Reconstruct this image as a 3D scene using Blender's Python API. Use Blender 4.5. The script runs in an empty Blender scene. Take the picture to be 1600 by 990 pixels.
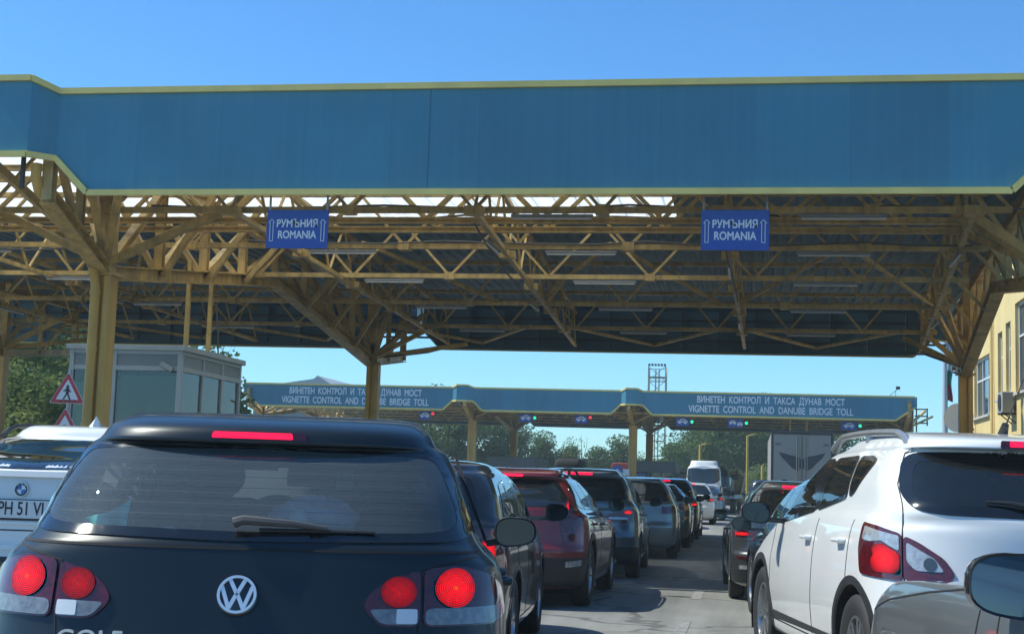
import bpy, bmesh, math, random
import numpy as np
from mathutils import Vector, Matrix, geometry

R = math.radians
PI = math.pi
scene = bpy.context.scene
COL = scene.collection

# ------------------------------------------------------------------ camera, sky, sun, exposure
PSI, PITCH, ROLL = 0.16854, 0.1155, 0.0322
CAM = Vector((0, 0, 1.32))
fw = Vector((-math.sin(PSI) * math.cos(PITCH), math.cos(PSI) * math.cos(PITCH), math.sin(PITCH)))
rt = Vector((math.cos(PSI), math.sin(PSI), 0))
up = rt.cross(fw)
rt2 = rt * math.cos(ROLL) + up * math.sin(ROLL)
up2 = up * math.cos(ROLL) - rt * math.sin(ROLL)
cd = bpy.data.cameras.new('camera')
cam = bpy.data.objects.new('camera', cd)
COL.objects.link(cam)
cd.sensor_width = 36
cd.sensor_fit = 'HORIZONTAL'
cd.lens = 2219.3 / 1600 * 36
cd.clip_start = 0.05
cd.clip_end = 6000
m = Matrix((rt2, up2, -fw)).transposed().to_4x4()
m.translation = CAM
cam.matrix_world = m
scene.camera = cam

SUN = Vector((-0.75, -0.02, 1.0)).normalized()
world = bpy.data.worlds.new("World")
scene.world = world
world.use_nodes = True
wn = world.node_tree
bg = wn.nodes['Background']
sky = wn.nodes.new('ShaderNodeTexSky')
sky.sky_type = 'NISHITA'
sky.sun_disc = False
sky.sun_elevation = math.asin(SUN.z)
sky.sun_rotation = math.atan2(SUN.x, SUN.y)
sky.air_density = 0.9
sky.dust_density = 0.35
sky.ozone_density = 5.0
sky.altitude = 0
hs = wn.nodes.new('ShaderNodeHueSaturation')
hs.inputs['Saturation'].default_value = 1.12
wn.links.new(sky.outputs[0], hs.inputs['Color'])
tn = wn.nodes.new('ShaderNodeMix')
tn.data_type = 'RGBA'
tn.blend_type = 'MULTIPLY'
tn.inputs['Factor'].default_value = 1.0
tn.inputs['B'].default_value = (0.63, 0.92, 1.04, 1)
wn.links.new(hs.outputs[0], tn.inputs['A'])
wn.links.new(tn.outputs['Result'], bg.inputs[0])
bg.inputs[1].default_value = 0.135
sl = bpy.data.lights.new('sun', 'SUN')
sl.energy = 4.0
sl.angle = R(0.5)
sl.color = (1.0, 0.985, 0.86)
sun = bpy.data.objects.new('sun', sl)
COL.objects.link(sun)
sun.rotation_euler = SUN.to_track_quat('Z', 'Y').to_euler()
sun.location = SUN * 200
scene.view_settings.view_transform = 'Standard'
scene.view_settings.look = 'None'
scene.view_settings.exposure = 0.55
scene.view_settings.gamma = 1.0
scene.render.engine = 'CYCLES'
scene.cycles.use_denoising = True
scene.cycles.max_bounces = 8
scene.cycles.transparent_max_bounces = 16
scene.cycles.caustics_reflective = False
scene.cycles.caustics_refractive = False
scene.cycles.sample_clamp_indirect = 6

# ------------------------------------------------------------------ materials
MATS = {}


def pmat(name, col, rough=0.5, metal=0.0, coat=0.0, spec=None, var=0.0, vscale=3.0, bump=0.0, bscale=60, emit=None,
         streak=0.0, dirt=None, transm=None):
    if name in MATS:
        return MATS[name]
    mt = bpy.data.materials.new(name)
    mt.use_nodes = True
    nt = mt.node_tree
    b = nt.nodes['Principled BSDF']
    b.inputs['Base Color'].default_value = (*col, 1)
    b.inputs['Roughness'].default_value = rough
    b.inputs['Metallic'].default_value = metal
    b.inputs['Coat Weight'].default_value = coat
    b.inputs['Coat Roughness'].default_value = 0.03
    if spec is not None:
        b.inputs['Specular IOR Level'].default_value = spec
    tc = nt.nodes.new('ShaderNodeTexCoord')
    colsock = None
    if var > 0:
        nz = nt.nodes.new('ShaderNodeTexNoise')
        nz.inputs['Scale'].default_value = vscale
        nz.inputs['Detail'].default_value = 6
        nz.inputs['Roughness'].default_value = 0.6
        nt.links.new(tc.outputs['Object'], nz.inputs['Vector'])
        rp = nt.nodes.new('ShaderNodeValToRGB')
        rp.color_ramp.elements[0].position = 0.3
        rp.color_ramp.elements[1].position = 0.72
        rp.color_ramp.elements[0].color = (*[c * (1 - var) for c in col], 1)
        rp.color_ramp.elements[1].color = (*[min(1, c * (1 + var)) for c in col], 1)
        nt.links.new(nz.outputs['Fac'], rp.inputs['Fac'])
        colsock = rp.outputs['Color']
    if streak > 0:
        mp = nt.nodes.new('ShaderNodeMapping')
        mp.inputs['Scale'].default_value = (9, 9, 0.35)
        nt.links.new(tc.outputs['Object'], mp.inputs['Vector'])
        n2 = nt.nodes.new('ShaderNodeTexNoise')
        n2.inputs['Scale'].default_value = 1.0
        n2.inputs['Detail'].default_value = 5
        nt.links.new(mp.outputs['Vector'], n2.inputs['Vector'])
        r2 = nt.nodes.new('ShaderNodeValToRGB')
        r2.color_ramp.elements[0].position = 0.45
        r2.color_ramp.elements[1].position = 0.75
        r2.color_ramp.elements[0].color = (0, 0, 0, 1)
        r2.color_ramp.elements[1].color = (streak, streak, streak, 1)
        nt.links.new(n2.outputs['Fac'], r2.inputs['Fac'])
        mx = nt.nodes.new('ShaderNodeMix')
        mx.data_type = 'RGBA'
        nt.links.new(r2.outputs['Color'], mx.inputs['Factor'])
        if colsock:
            nt.links.new(colsock, mx.inputs['A'])
        else:
            mx.inputs['A'].default_value = (*col, 1)
        mx.inputs['B'].default_value = (*(dirt or [c * 0.5 for c in col]), 1)
        colsock = mx.outputs['Result']
    if colsock:
        nt.links.new(colsock, b.inputs['Base Color'])
    if bump > 0:
        n3 = nt.nodes.new('ShaderNodeTexNoise')
        n3.inputs['Scale'].default_value = bscale
        n3.inputs['Detail'].default_value = 4
        nt.links.new(tc.outputs['Object'], n3.inputs['Vector'])
        bp = nt.nodes.new('ShaderNodeBump')
        bp.inputs['Strength'].default_value = bump
        bp.inputs['Distance'].default_value = 0.01
        nt.links.new(n3.outputs['Fac'], bp.inputs['Height'])
        nt.links.new(bp.outputs['Normal'], b.inputs['Normal'])
    if emit:
        b.inputs['Emission Color'].default_value = (*emit[0], 1)
        b.inputs['Emission Strength'].default_value = emit[1]
    MATS[name] = mt
    return mt


def glass_mat(name, tint=(0.55, 0.65, 0.66), refl=1.0, rough=0.0, dust_veil=0.06):
    """thin tinted pane: tinted see-through plus Fresnel reflection"""
    if name in MATS:
        return MATS[name]
    mt = bpy.data.materials.new(name)
    mt.use_nodes = True
    nt = mt.node_tree
    nt.nodes.remove(nt.nodes['Principled BSDF'])
    out = nt.nodes['Material Output']
    tr = nt.nodes.new('ShaderNodeBsdfTransparent')
    tr.inputs[0].default_value = (*tint, 1)
    gl = nt.nodes.new('ShaderNodeBsdfGlossy')
    gl.inputs['Roughness'].default_value = rough
    gl.inputs['Color'].default_value = (refl, refl, refl, 1)
    fr = nt.nodes.new('ShaderNodeFresnel')
    fr.inputs['IOR'].default_value = 1.6
    # a thin film of dust and a painted bluish veil of reflected sky
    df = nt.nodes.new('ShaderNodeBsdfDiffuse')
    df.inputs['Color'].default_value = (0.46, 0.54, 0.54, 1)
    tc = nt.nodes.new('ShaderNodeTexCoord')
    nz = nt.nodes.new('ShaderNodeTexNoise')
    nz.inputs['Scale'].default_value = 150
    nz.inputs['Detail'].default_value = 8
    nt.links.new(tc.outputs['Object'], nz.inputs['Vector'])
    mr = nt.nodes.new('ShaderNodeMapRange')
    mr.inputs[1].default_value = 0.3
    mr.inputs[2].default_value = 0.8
    mr.inputs[3].default_value = dust_veil * 0.75
    mr.inputs[4].default_value = dust_veil * 1.2
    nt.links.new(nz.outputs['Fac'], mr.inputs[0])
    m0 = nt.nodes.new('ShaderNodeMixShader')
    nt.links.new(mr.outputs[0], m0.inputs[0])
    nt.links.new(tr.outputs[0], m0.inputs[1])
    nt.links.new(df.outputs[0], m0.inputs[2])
    m1 = nt.nodes.new('ShaderNodeMixShader')
    nt.links.new(fr.outputs[0], m1.inputs[0])
    nt.links.new(m0.outputs[0], m1.inputs[1])
    nt.links.new(gl.outputs[0], m1.inputs[2])
    nt.links.new(m1.outputs[0], out.inputs[0])
    MATS[name] = mt
    return mt


def paint(name, col, metal=0.0, rough=0.35):
    if name in MATS:
        return MATS[name]
    mt = pmat(name, col, rough=rough, metal=metal, coat=1.0, var=0.05, vscale=1.2)
    nt = mt.node_tree
    b = nt.nodes['Principled BSDF']
    src = b.inputs['Base Color'].links[0].from_socket
    tc = nt.nodes.new('ShaderNodeTexCoord')
    sp = nt.nodes.new('ShaderNodeSeparateXYZ')
    nt.links.new(tc.outputs['Object'], sp.inputs[0])
    mr = nt.nodes.new('ShaderNodeMapRange')
    for k, v in ((1, 0.75), (2, 0.2), (3, 0.03), (4, 0.55)):
        mr.inputs[k].default_value = v
    nt.links.new(sp.outputs['Z'], mr.inputs[0])
    nz = nt.nodes.new('ShaderNodeTexNoise')
    nz.inputs['Scale'].default_value = 5
    nz.inputs['Detail'].default_value = 8
    nz.inputs['Roughness'].default_value = 0.7
    nt.links.new(tc.outputs['Object'], nz.inputs['Vector'])
    ml = nt.nodes.new('ShaderNodeMath')
    ml.operation = 'MULTIPLY'
    nt.links.new(mr.outputs[0], ml.inputs[0])
    nt.links.new(nz.outputs['Fac'], ml.inputs[1])
    mx = nt.nodes.new('ShaderNodeMix')
    mx.data_type = 'RGBA'
    nt.links.new(ml.outputs[0], mx.inputs['Factor'])
    nt.links.new(src, mx.inputs['A'])
    mx.inputs['B'].default_value = (0.22, 0.21, 0.19, 1)
    nt.links.new(mx.outputs['Result'], b.inputs['Base Color'])
    rr = nt.nodes.new('ShaderNodeMapRange')
    rr.inputs[3].default_value = 0.02
    rr.inputs[4].default_value = 0.16
    nt.links.new(ml.outputs[0], rr.inputs[0])
    nt.links.new(rr.outputs[0], b.inputs['Coat Roughness'])
    return mt


def lamp_mat(name, base, hot, strength, rings=14.0, core=(1, 0.3, 0.1)):
    """lit lamp lens: rings of prisms round a hot core (uv in -1..1)"""
    if name in MATS:
        return MATS[name]
    mt = bpy.data.materials.new(name)
    mt.use_nodes = True
    nt = mt.node_tree
    b = nt.nodes['Principled BSDF']
    b.inputs['Base Color'].default_value = (*base, 1)
    b.inputs['Roughness'].default_value = 0.3
    b.inputs['Specular IOR Level'].default_value = 0.3
    b.inputs['Coat Weight'].default_value = 0.08
    tc = nt.nodes.new('ShaderNodeTexCoord')
    mp = nt.nodes.new('ShaderNodeMapping')
    mp.inputs['Location'].default_value = (-1, -1, 0)
    mp.inputs['Scale'].default_value = (2, 2, 0)
    nt.links.new(tc.outputs['UV'], mp.inputs['Vector'])
    ln = nt.nodes.new('ShaderNodeVectorMath')
    ln.operation = 'LENGTH'
    nt.links.new(mp.outputs['Vector'], ln.inputs[0])
    def math_(op, x, y=None):
        q = nt.nodes.new('ShaderNodeMath')
        q.operation = op
        for i, v in enumerate((x, y)):
            if v is None:
                continue
            if isinstance(v, (int, float)):
                q.inputs[i].default_value = v
            else:
                nt.links.new(v, q.inputs[i])
        return q.outputs[0]
    sep = nt.nodes.new('ShaderNodeSeparateXYZ')
    nt.links.new(mp.outputs['Vector'], sep.inputs[0])
    rad = ln.outputs['Value']
    ang = math_('ARCTAN2', sep.outputs['Y'], sep.outputs['X'])
    r1 = math_('ADD', math_('MULTIPLY', math_('SINE', math_('MULTIPLY', rad, rings * 2)), 0.40), 0.60)
    r2 = math_('ADD', math_('MULTIPLY', math_('SINE', math_('MULTIPLY', ang, 44)), 0.28), 0.72)
    nz = nt.nodes.new('ShaderNodeTexNoise')
    nz.inputs['Scale'].default_value = 3.2
    nz.inputs['Detail'].default_value = 3
    nt.links.new(mp.outputs['Vector'], nz.inputs['Vector'])
    r3 = math_('ADD', math_('MULTIPLY', nz.outputs['Fac'], 1.3), 0.30)
    r4 = math_('SUBTRACT', 1.35, math_('MULTIPLY', math_('POWER', rad, 2.0), 0.95))
    m2 = nt.nodes.new('ShaderNodeMath')
    m2.operation = 'MULTIPLY'
    nt.links.new(math_('MULTIPLY', r1, r2), m2.inputs[0])
    nt.links.new(math_('MULTIPLY', r3, r4), m2.inputs[1])
    m3 = nt.nodes.new('ShaderNodeMath')
    m3.operation = 'MULTIPLY'
    m3.inputs[1].default_value = strength
    nt.links.new(m2.outputs[0], m3.inputs[0])
    nt.links.new(m3.outputs[0], b.inputs['Emission Strength'])
    rp = nt.nodes.new('ShaderNodeValToRGB')
    rp.color_ramp.elements[0].position = 0.0
    rp.color_ramp.elements[0].color = (*core, 1)
    rp.color_ramp.elements[1].position = 0.16
    rp.color_ramp.elements[1].color = (*hot, 1)
    nt.links.new(ln.outputs['Value'], rp.inputs['Fac'])
    nt.links.new(rp.outputs['Color'], b.inputs['Emission Color'])
    MATS[name] = mt
    return mt


M_RUB = pmat('tyre_rubber', (0.018, 0.018, 0.019), 0.75, var=0.3, vscale=12, bump=0.3, bscale=80)
M_RIM = pmat('alloy', (0.45, 0.46, 0.47), 0.28, metal=0.9, var=0.15)
M_BLK = pmat('black_plastic', (0.02, 0.021, 0.023), 0.5, var=0.2, vscale=8, bump=0.15, bscale=200)
M_GLOSSBLK = pmat('gloss_black', (0.012, 0.012, 0.014), 0.12, coat=0.5)
M_GAP = pmat('panel_gap', (0.008, 0.008, 0.009), 0.8)
M_UNDER = pmat('underbody', (0.012, 0.012, 0.012), 0.9)
M_CHROME = pmat('chrome', (0.80, 0.79, 0.77), 0.35, metal=0.7)
M_MIRROR = pmat('mirror_glass', (0.03, 0.045, 0.052), 0.05, metal=1.0)  # tint darkened to imitate dim surroundings in the reflection
M_INT = pmat('interior_grey', (0.03, 0.032, 0.036), 0.8, var=0.2, vscale=10)
M_SEAT = pmat('seat_cloth', (0.028, 0.03, 0.034), 0.9, var=0.25, vscale=20)
M_GLASS = glass_mat('clear_car_glass', (0.86, 0.95, 0.95), dust_veil=0.11)
M_TINT = glass_mat('tinted_car_glass', (0.22, 0.27, 0.28), dust_veil=0.02)
M_DKGLASS = pmat('dark_glass', (0.012, 0.016, 0.018), 0.03, coat=0.4, spec=0.6)
M_FRIT = pmat('glass_border', (0.008, 0.009, 0.010), 0.08, coat=0.5)
M_REDLENS = pmat('red_lens', (0.085, 0.005, 0.008), 0.12, coat=0.8, var=0.5, vscale=35)
M_DKRED = pmat('dark_red_lens', (0.045, 0.004, 0.008), 0.12, coat=0.8)
M_CLEARLENS = pmat('clear_lens', (0.42, 0.43, 0.43), 0.15, metal=0.35, coat=0.8, var=0.3, vscale=30)
M_SMOKELENS = pmat('smoked_clear_lens', (0.22, 0.22, 0.22), 0.15, metal=0.2, coat=0.8, var=0.35, vscale=40)
M_WHITELENS = pmat('white_lens', (0.7, 0.73, 0.74), 0.15, coat=0.8)
M_LIT = lamp_mat('lit_brake_lens', (0.05, 0.002, 0.002), (1, 0.004, 0.006), 1.35, rings=30, core=(1, 0.10, 0.01))
M_LITDIM = lamp_mat('lit_tail_lens', (0.05, 0.002, 0.002), (1, 0.004, 0.008), 0.5, rings=24, core=(1, 0.05, 0.02))
M_LITBAR = pmat('lit_bar', (0.15, 0.01, 0.015), 0.2, emit=((1, 0.004, 0.05), 1.25))
M_LITSOFT = lamp_mat('lit_lamp_soft', (0.05, 0.002, 0.002), (1, 0.004, 0.008), 1.5, rings=26, core=(1, 0.05, 0.02))
M_PLATE = pmat('number_plate_white', (0.72, 0.73, 0.72), 0.4)
M_PLATEBLUE = pmat('plate_blue', (0.02, 0.06, 0.35), 0.4)
M_BLACKPRINT = pmat('black_print', (0.012, 0.012, 0.014), 0.5)
M_WHITEPRINT = pmat('white_print', (0.78, 0.80, 0.80), 0.5)


# ------------------------------------------------------------------ mesh helpers
def link(o, parent=None):
    COL.objects.link(o)
    if parent is not None:
        o.parent = parent
    return o


def tag(o, label=None, cat=None, group=None, kind=None):
    if label: o['label'] = label
    if cat: o['category'] = cat
    if group: o['group'] = group
    if kind: o['kind'] = kind
    return o


def thing(name, label, cat, loc=(0, 0, 0), rz=0.0, group=None, scale=1.0):
    o = bpy.data.objects.new(name, None)
    o.empty_display_size = 0.2
    COL.objects.link(o)
    o.location = loc
    o.rotation_euler = (0, 0, rz)
    o.scale = (scale,) * 3
    return tag(o, label, cat, group)


class MB:
    def __init__(self):
        self.v, self.f, self.uv = [], [], None

    def add(self, vs, fs):
        n = len(self.v)
        self.v.extend([tuple(p) for p in vs])
        self.f.extend([tuple(i + n for i in f) for f in fs])
        return self

    def box(self, c, s, rz=0.0):
        x, y, z = s[0] / 2, s[1] / 2, s[2] / 2
        cs, sn = math.cos(rz), math.sin(rz)
        vs = []
        for dz in (-z, z):
            for dx, dy in ((-x, -y), (x, -y), (x, y), (-x, y)):
                vs.append((c[0] + dx * cs - dy * sn, c[1] + dx * sn + dy * cs, c[2] + dz))
        return self.add(vs, [(3, 2, 1, 0), (4, 5, 6, 7), (0, 1, 5, 4), (1, 2, 6, 5), (2, 3, 7, 6), (3, 0, 4, 7)])

    def bb(self, x0, x1, y0, y1, z0, z1):
        return self.box(((x0 + x1) / 2, (y0 + y1) / 2, (z0 + z1) / 2), (x1 - x0, y1 - y0, z1 - z0))

    def bar(self, p, q, w, h=None, upv=(0, 0, 1)):
        h = h or w
        p, q = Vector(p), Vector(q)
        d = (q - p).normalized()
        u = Vector(upv)
        if abs(d.dot(u)) > 0.98:
            u = Vector((0, 1, 0))
        s = d.cross(u).normalized()
        t = s.cross(d).normalized()
        vs = []
        for e in (p, q):
            for a, b in ((-1, -1), (1, -1), (1, 1), (-1, 1)):
                vs.append(e + s * a * w / 2 + t * b * h / 2)
        return self.add(vs, [(0, 1, 2, 3), (7, 6, 5, 4), (0, 4, 5, 1), (1, 5, 6, 2), (2, 6, 7, 3), (3, 7, 4, 0)])

    def ibeam(self, p, q, w, h, tf=0.02, upv=(0, 0, 1)):
        p, q = Vector(p), Vector(q)
        d = (q - p).normalized()
        u = Vector(upv)
        if abs(d.dot(u)) > 0.98:
            u = Vector((0, 1, 0))
        s = d.cross(u).normalized()
        t = s.cross(d).normalized()
        off = t * (h / 2 - tf / 2)
        self.bar(p + off, q + off, w, tf, upv)
        self.bar(p - off, q - off, w, tf, upv)
        self.bar(p, q, tf, h - 2 * tf, upv)
        return self

    def tube(self, pts, r, n=8, cap=True):
        pts = [Vector(p) for p in pts]
        rs = r if isinstance(r, (list, tuple)) else [r] * len(pts)
        vs, fs = [], []
        prev = None
        for i, p in enumerate(pts):
            d = (pts[min(i + 1, len(pts) - 1)] - pts[max(i - 1, 0)]).normalized()
            if prev is None:
                a = Vector((0, 0, 1)) if abs(d.z) < 0.9 else Vector((1, 0, 0))
                s = d.cross(a).normalized()
            else:
                s = (prev - d * prev.dot(d)).normalized()
            prev = s
            t = d.cross(s)
            for k in range(n):
                an = 2 * PI * k / n
                vs.append(p + (s * math.cos(an) + t * math.sin(an)) * rs[i])
        for i in range(len(pts) - 1):
            for k in range(n):
                fs.append((i * n + k, i * n + (k + 1) % n, (i + 1) * n + (k + 1) % n, (i + 1) * n + k))
        if cap:
            fs.append(tuple(range(n))[::-1])
            fs.append(tuple(range((len(pts) - 1) * n, len(pts) * n)))
        return self.add(vs, fs)

    def lathe(self, prof, c=(0, 0, 0), axis='Z', n=24, close=False):
        vs, fs = [], []
        for r, h in prof:
            for k in range(n):
                a = 2 * PI * k / n
                x, y = r * math.cos(a), r * math.sin(a)
                if axis == 'Z':
                    vs.append((c[0] + x, c[1] + y, c[2] + h))
                elif axis == 'X':
                    vs.append((c[0] + h, c[1] + x, c[2] + y))
                else:
                    vs.append((c[0] + x, c[1] + h, c[2] + y))
        mrows = len(prof)
        for i in range(mrows if close else mrows - 1):
            j = (i + 1) % mrows
            for k in range(n):
                fs.append((i * n + k, i * n + (k + 1) % n, j * n + (k + 1) % n, j * n + k))
        return self.add(vs, fs)

    def prism(self, pts, ext):
        """pts: 3-D polygon; ext: extrusion vector"""
        n = len(pts)
        e = Vector(ext)
        vs = [Vector(p) for p in pts] + [Vector(p) + e for p in pts]
        fs = [tuple(range(n))[::-1], tuple(range(n, 2 * n))]
        for k in range(n):
            fs.append((k, (k + 1) % n, n + (k + 1) % n, n + k))
        return self.add(vs, fs)

    def ball(self, c, r, n=12, mrows=8):
        rx, ry, rz = r if isinstance(r, (list, tuple)) else (r, r, r)
        vs, fs = [], []
        for i in range(mrows + 1):
            th = PI * i / mrows
            for k in range(n):
                a = 2 * PI * k / n
                vs.append((c[0] + rx * math.sin(th) * math.cos(a), c[1] + ry * math.sin(th) * math.sin(a), c[2] + rz * math.cos(th)))
        for i in range(mrows):
            for k in range(n):
                fs.append((i * n + k, (i + 1) * n + k, (i + 1) * n + (k + 1) % n, i * n + (k + 1) % n))
        return self.add(vs, fs)

    def build(self, name, mat, parent=None, smooth=False, bevel=0.0, weld=True):
        me = bpy.data.meshes.new(name)
        me.from_pydata(self.v, [], self.f)
        if weld or True:
            bm = bmesh.new()
            bm.from_mesh(me)
            if smooth:
                bmesh.ops.remove_doubles(bm, verts=bm.verts, dist=1e-5)
            bmesh.ops.recalc_face_normals(bm, faces=bm.faces)
            bm.to_mesh(me)
            bm.free()
        me.materials.append(mat)
        if smooth:
            me.polygons.foreach_set('use_smooth', [True] * len(me.polygons))
            try:
                me.set_sharp_from_angle(angle=R(42))
            except Exception:
                pass
        o = bpy.data.objects.new(name, me)
        link(o, parent)
        if bevel > 0:
            bv = o.modifiers.new('bevel', 'BEVEL')
            bv.width = bevel
            bv.segments = 2
            bv.limit_method = 'ANGLE'
        return o


LATIN = str.maketrans('АВЕКМНОРСТХ', 'ABEKMHOPCTX')


def text_obj(name, body, size, mat, parent, loc, rot, extrude=0.004, bold=0.0, align='CENTER', sx=1.0, space=1.0):
    cu = bpy.data.curves.new(name, 'FONT')
    cu.body = body.translate(LATIN)
    cu.size = size
    cu.extrude = extrude
    cu.align_x = align
    cu.align_y = 'CENTER'
    cu.space_character = space
    t = bpy.data.objects.new('tmp_text', cu)
    COL.objects.link(t)
    dg = bpy.context.evaluated_depsgraph_get()
    me = bpy.data.meshes.new_from_object(t.evaluated_get(dg))
    bpy.data.objects.remove(t)
    bpy.data.curves.remove(cu)
    if bold > 0:  # heavier strokes: shifted copies, each a hair behind the other
        nv = len(me.vertices)
        vs = [v.co.copy() for v in me.vertices]
        fs = [tuple(q.vertices) for q in me.polygons]
        V, F = [], []
        for k, (dx, dy) in enumerate(((0, 0), (bold, 0), (-bold, 0), (0, bold), (0, -bold))):
            V += [(v.x + dx, v.y + dy, v.z - k * 0.0004) for v in vs]
            F += [tuple(i + k * nv for i in f) for f in fs]
        bpy.data.meshes.remove(me)
        me = bpy.data.meshes.new(name)
        me.from_pydata(V, [], F)
    me.name = name
    me.materials.clear()
    me.materials.append(mat)
    o = bpy.data.objects.new(name, me)
    link(o, parent)
    o.location = loc
    o.rotation_euler = rot
    o.scale = (sx, 1, 1)
    return o


def chaikin(poly, it=2):
    p = [tuple(q) for q in poly]
    for _ in range(it):
        q = []
        for i in range(len(p)):
            a, b = p[i], p[(i + 1) % len(p)]
            q.append((0.75 * a[0] + 0.25 * b[0], 0.75 * a[1] + 0.25 * b[1]))
            q.append((0.25 * a[0] + 0.75 * b[0], 0.25 * a[1] + 0.75 * b[1]))
        p = q
    return p


def rounded(poly, r, n=4):
    """round each corner of a polygon with radius about r"""
    out = []
    L = len(poly)
    for i in range(L):
        p0, p1, p2 = (Vector(poly[(i + k - 1) % L]) for k in range(3))
        a, b = (p0 - p1), (p2 - p1)
        ra = min(r, a.length * 0.45)
        rb = min(r, b.length * 0.45)
        s, e = p1 + a.normalized() * ra, p1 + b.normalized() * rb
        for k in range(n + 1):
            t = k / n
            q = s * (1 - t) ** 2 + p1 * 2 * t * (1 - t) + e * t * t
            out.append((q.x, q.y))
    return out


def inside(pt, poly):
    x, y = pt
    c = False
    j = len(poly) - 1
    for i in range(len(poly)):
        xi, yi = poly[i]
        xj, yj = poly[j]
        if (yi > y) != (yj > y) and x < (xj - xi) * (y - yi) / (yj - yi) + xi:
            c = not c
        j = i
    return c


def inset(poly, d):
    """crude inward offset of a polygon"""
    n = len(poly)
    area = sum(poly[i][0] * poly[(i + 1) % n][1] - poly[(i + 1) % n][0] * poly[i][1] for i in range(n))
    sg = 1 if area > 0 else -1
    out = []
    for i in range(n):
        p0, p1, p2 = Vector(poly[i - 1]), Vector(poly[i]), Vector(poly[(i + 1) % n])
        e1, e2 = (p1 - p0), (p2 - p1)
        if e1.length < 1e-9 or e2.length < 1e-9:
            out.append((p1.x, p1.y))
            continue
        e1.normalize()
        e2.normalize()
        nrm = Vector((-(e1.y + e2.y), e1.x + e2.x)) * sg
        if nrm.length < 1e-6:
            out.append((p1.x, p1.y))
            continue
        nrm.normalize()
        c = max(0.5, nrm.dot(Vector((-e1.y, e1.x)) * sg))
        q = p1 + nrm * d / c
        out.append((q.x, q.y))
    return out


# ------------------------------------------------------------------ car body generator
def pchip(keys, t, tt):
    """monotone cubic interpolation of keys (K, ...) at parameters t to tt"""
    keys = np.asarray(keys, float)
    h = np.diff(t)
    hs = h.reshape((-1,) + (1,) * (keys.ndim - 1))
    d = np.diff(keys, axis=0) / hs
    mm = np.zeros_like(keys)
    w1 = 2 * hs[1:] + hs[:-1]
    w2 = hs[1:] + 2 * hs[:-1]
    same = (d[1:] * d[:-1]) > 0
    with np.errstate(divide='ignore', invalid='ignore'):
        hm = (w1 + w2) / (w1 / d[:-1] + w2 / d[1:])
    mm[1:-1] = np.where(same, hm, 0)
    mm[0] = d[0]
    mm[-1] = d[-1]
    out = []
    for x in tt:
        i = min(max(np.searchsorted(t, x) - 1, 0), len(t) - 2)
        s = (x - t[i]) / h[i]
        out.append((2 * s ** 3 - 3 * s ** 2 + 1) * keys[i] + (s ** 3 - 2 * s ** 2 + s) * h[i] * mm[i]
                   + (-2 * s ** 3 + 3 * s ** 2) * keys[i + 1] + (s ** 3 - s ** 2) * h[i] * mm[i + 1])
    return np.array(out)


def resample(p, n):
    d = np.r_[0, np.cumsum(np.hypot(*np.diff(p, axis=0).T))]
    s = np.linspace(0, d[-1], n)
    return np.stack([np.interp(s, d, p[:, 0]), np.interp(s, d, p[:, 1])], 1)


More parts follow.
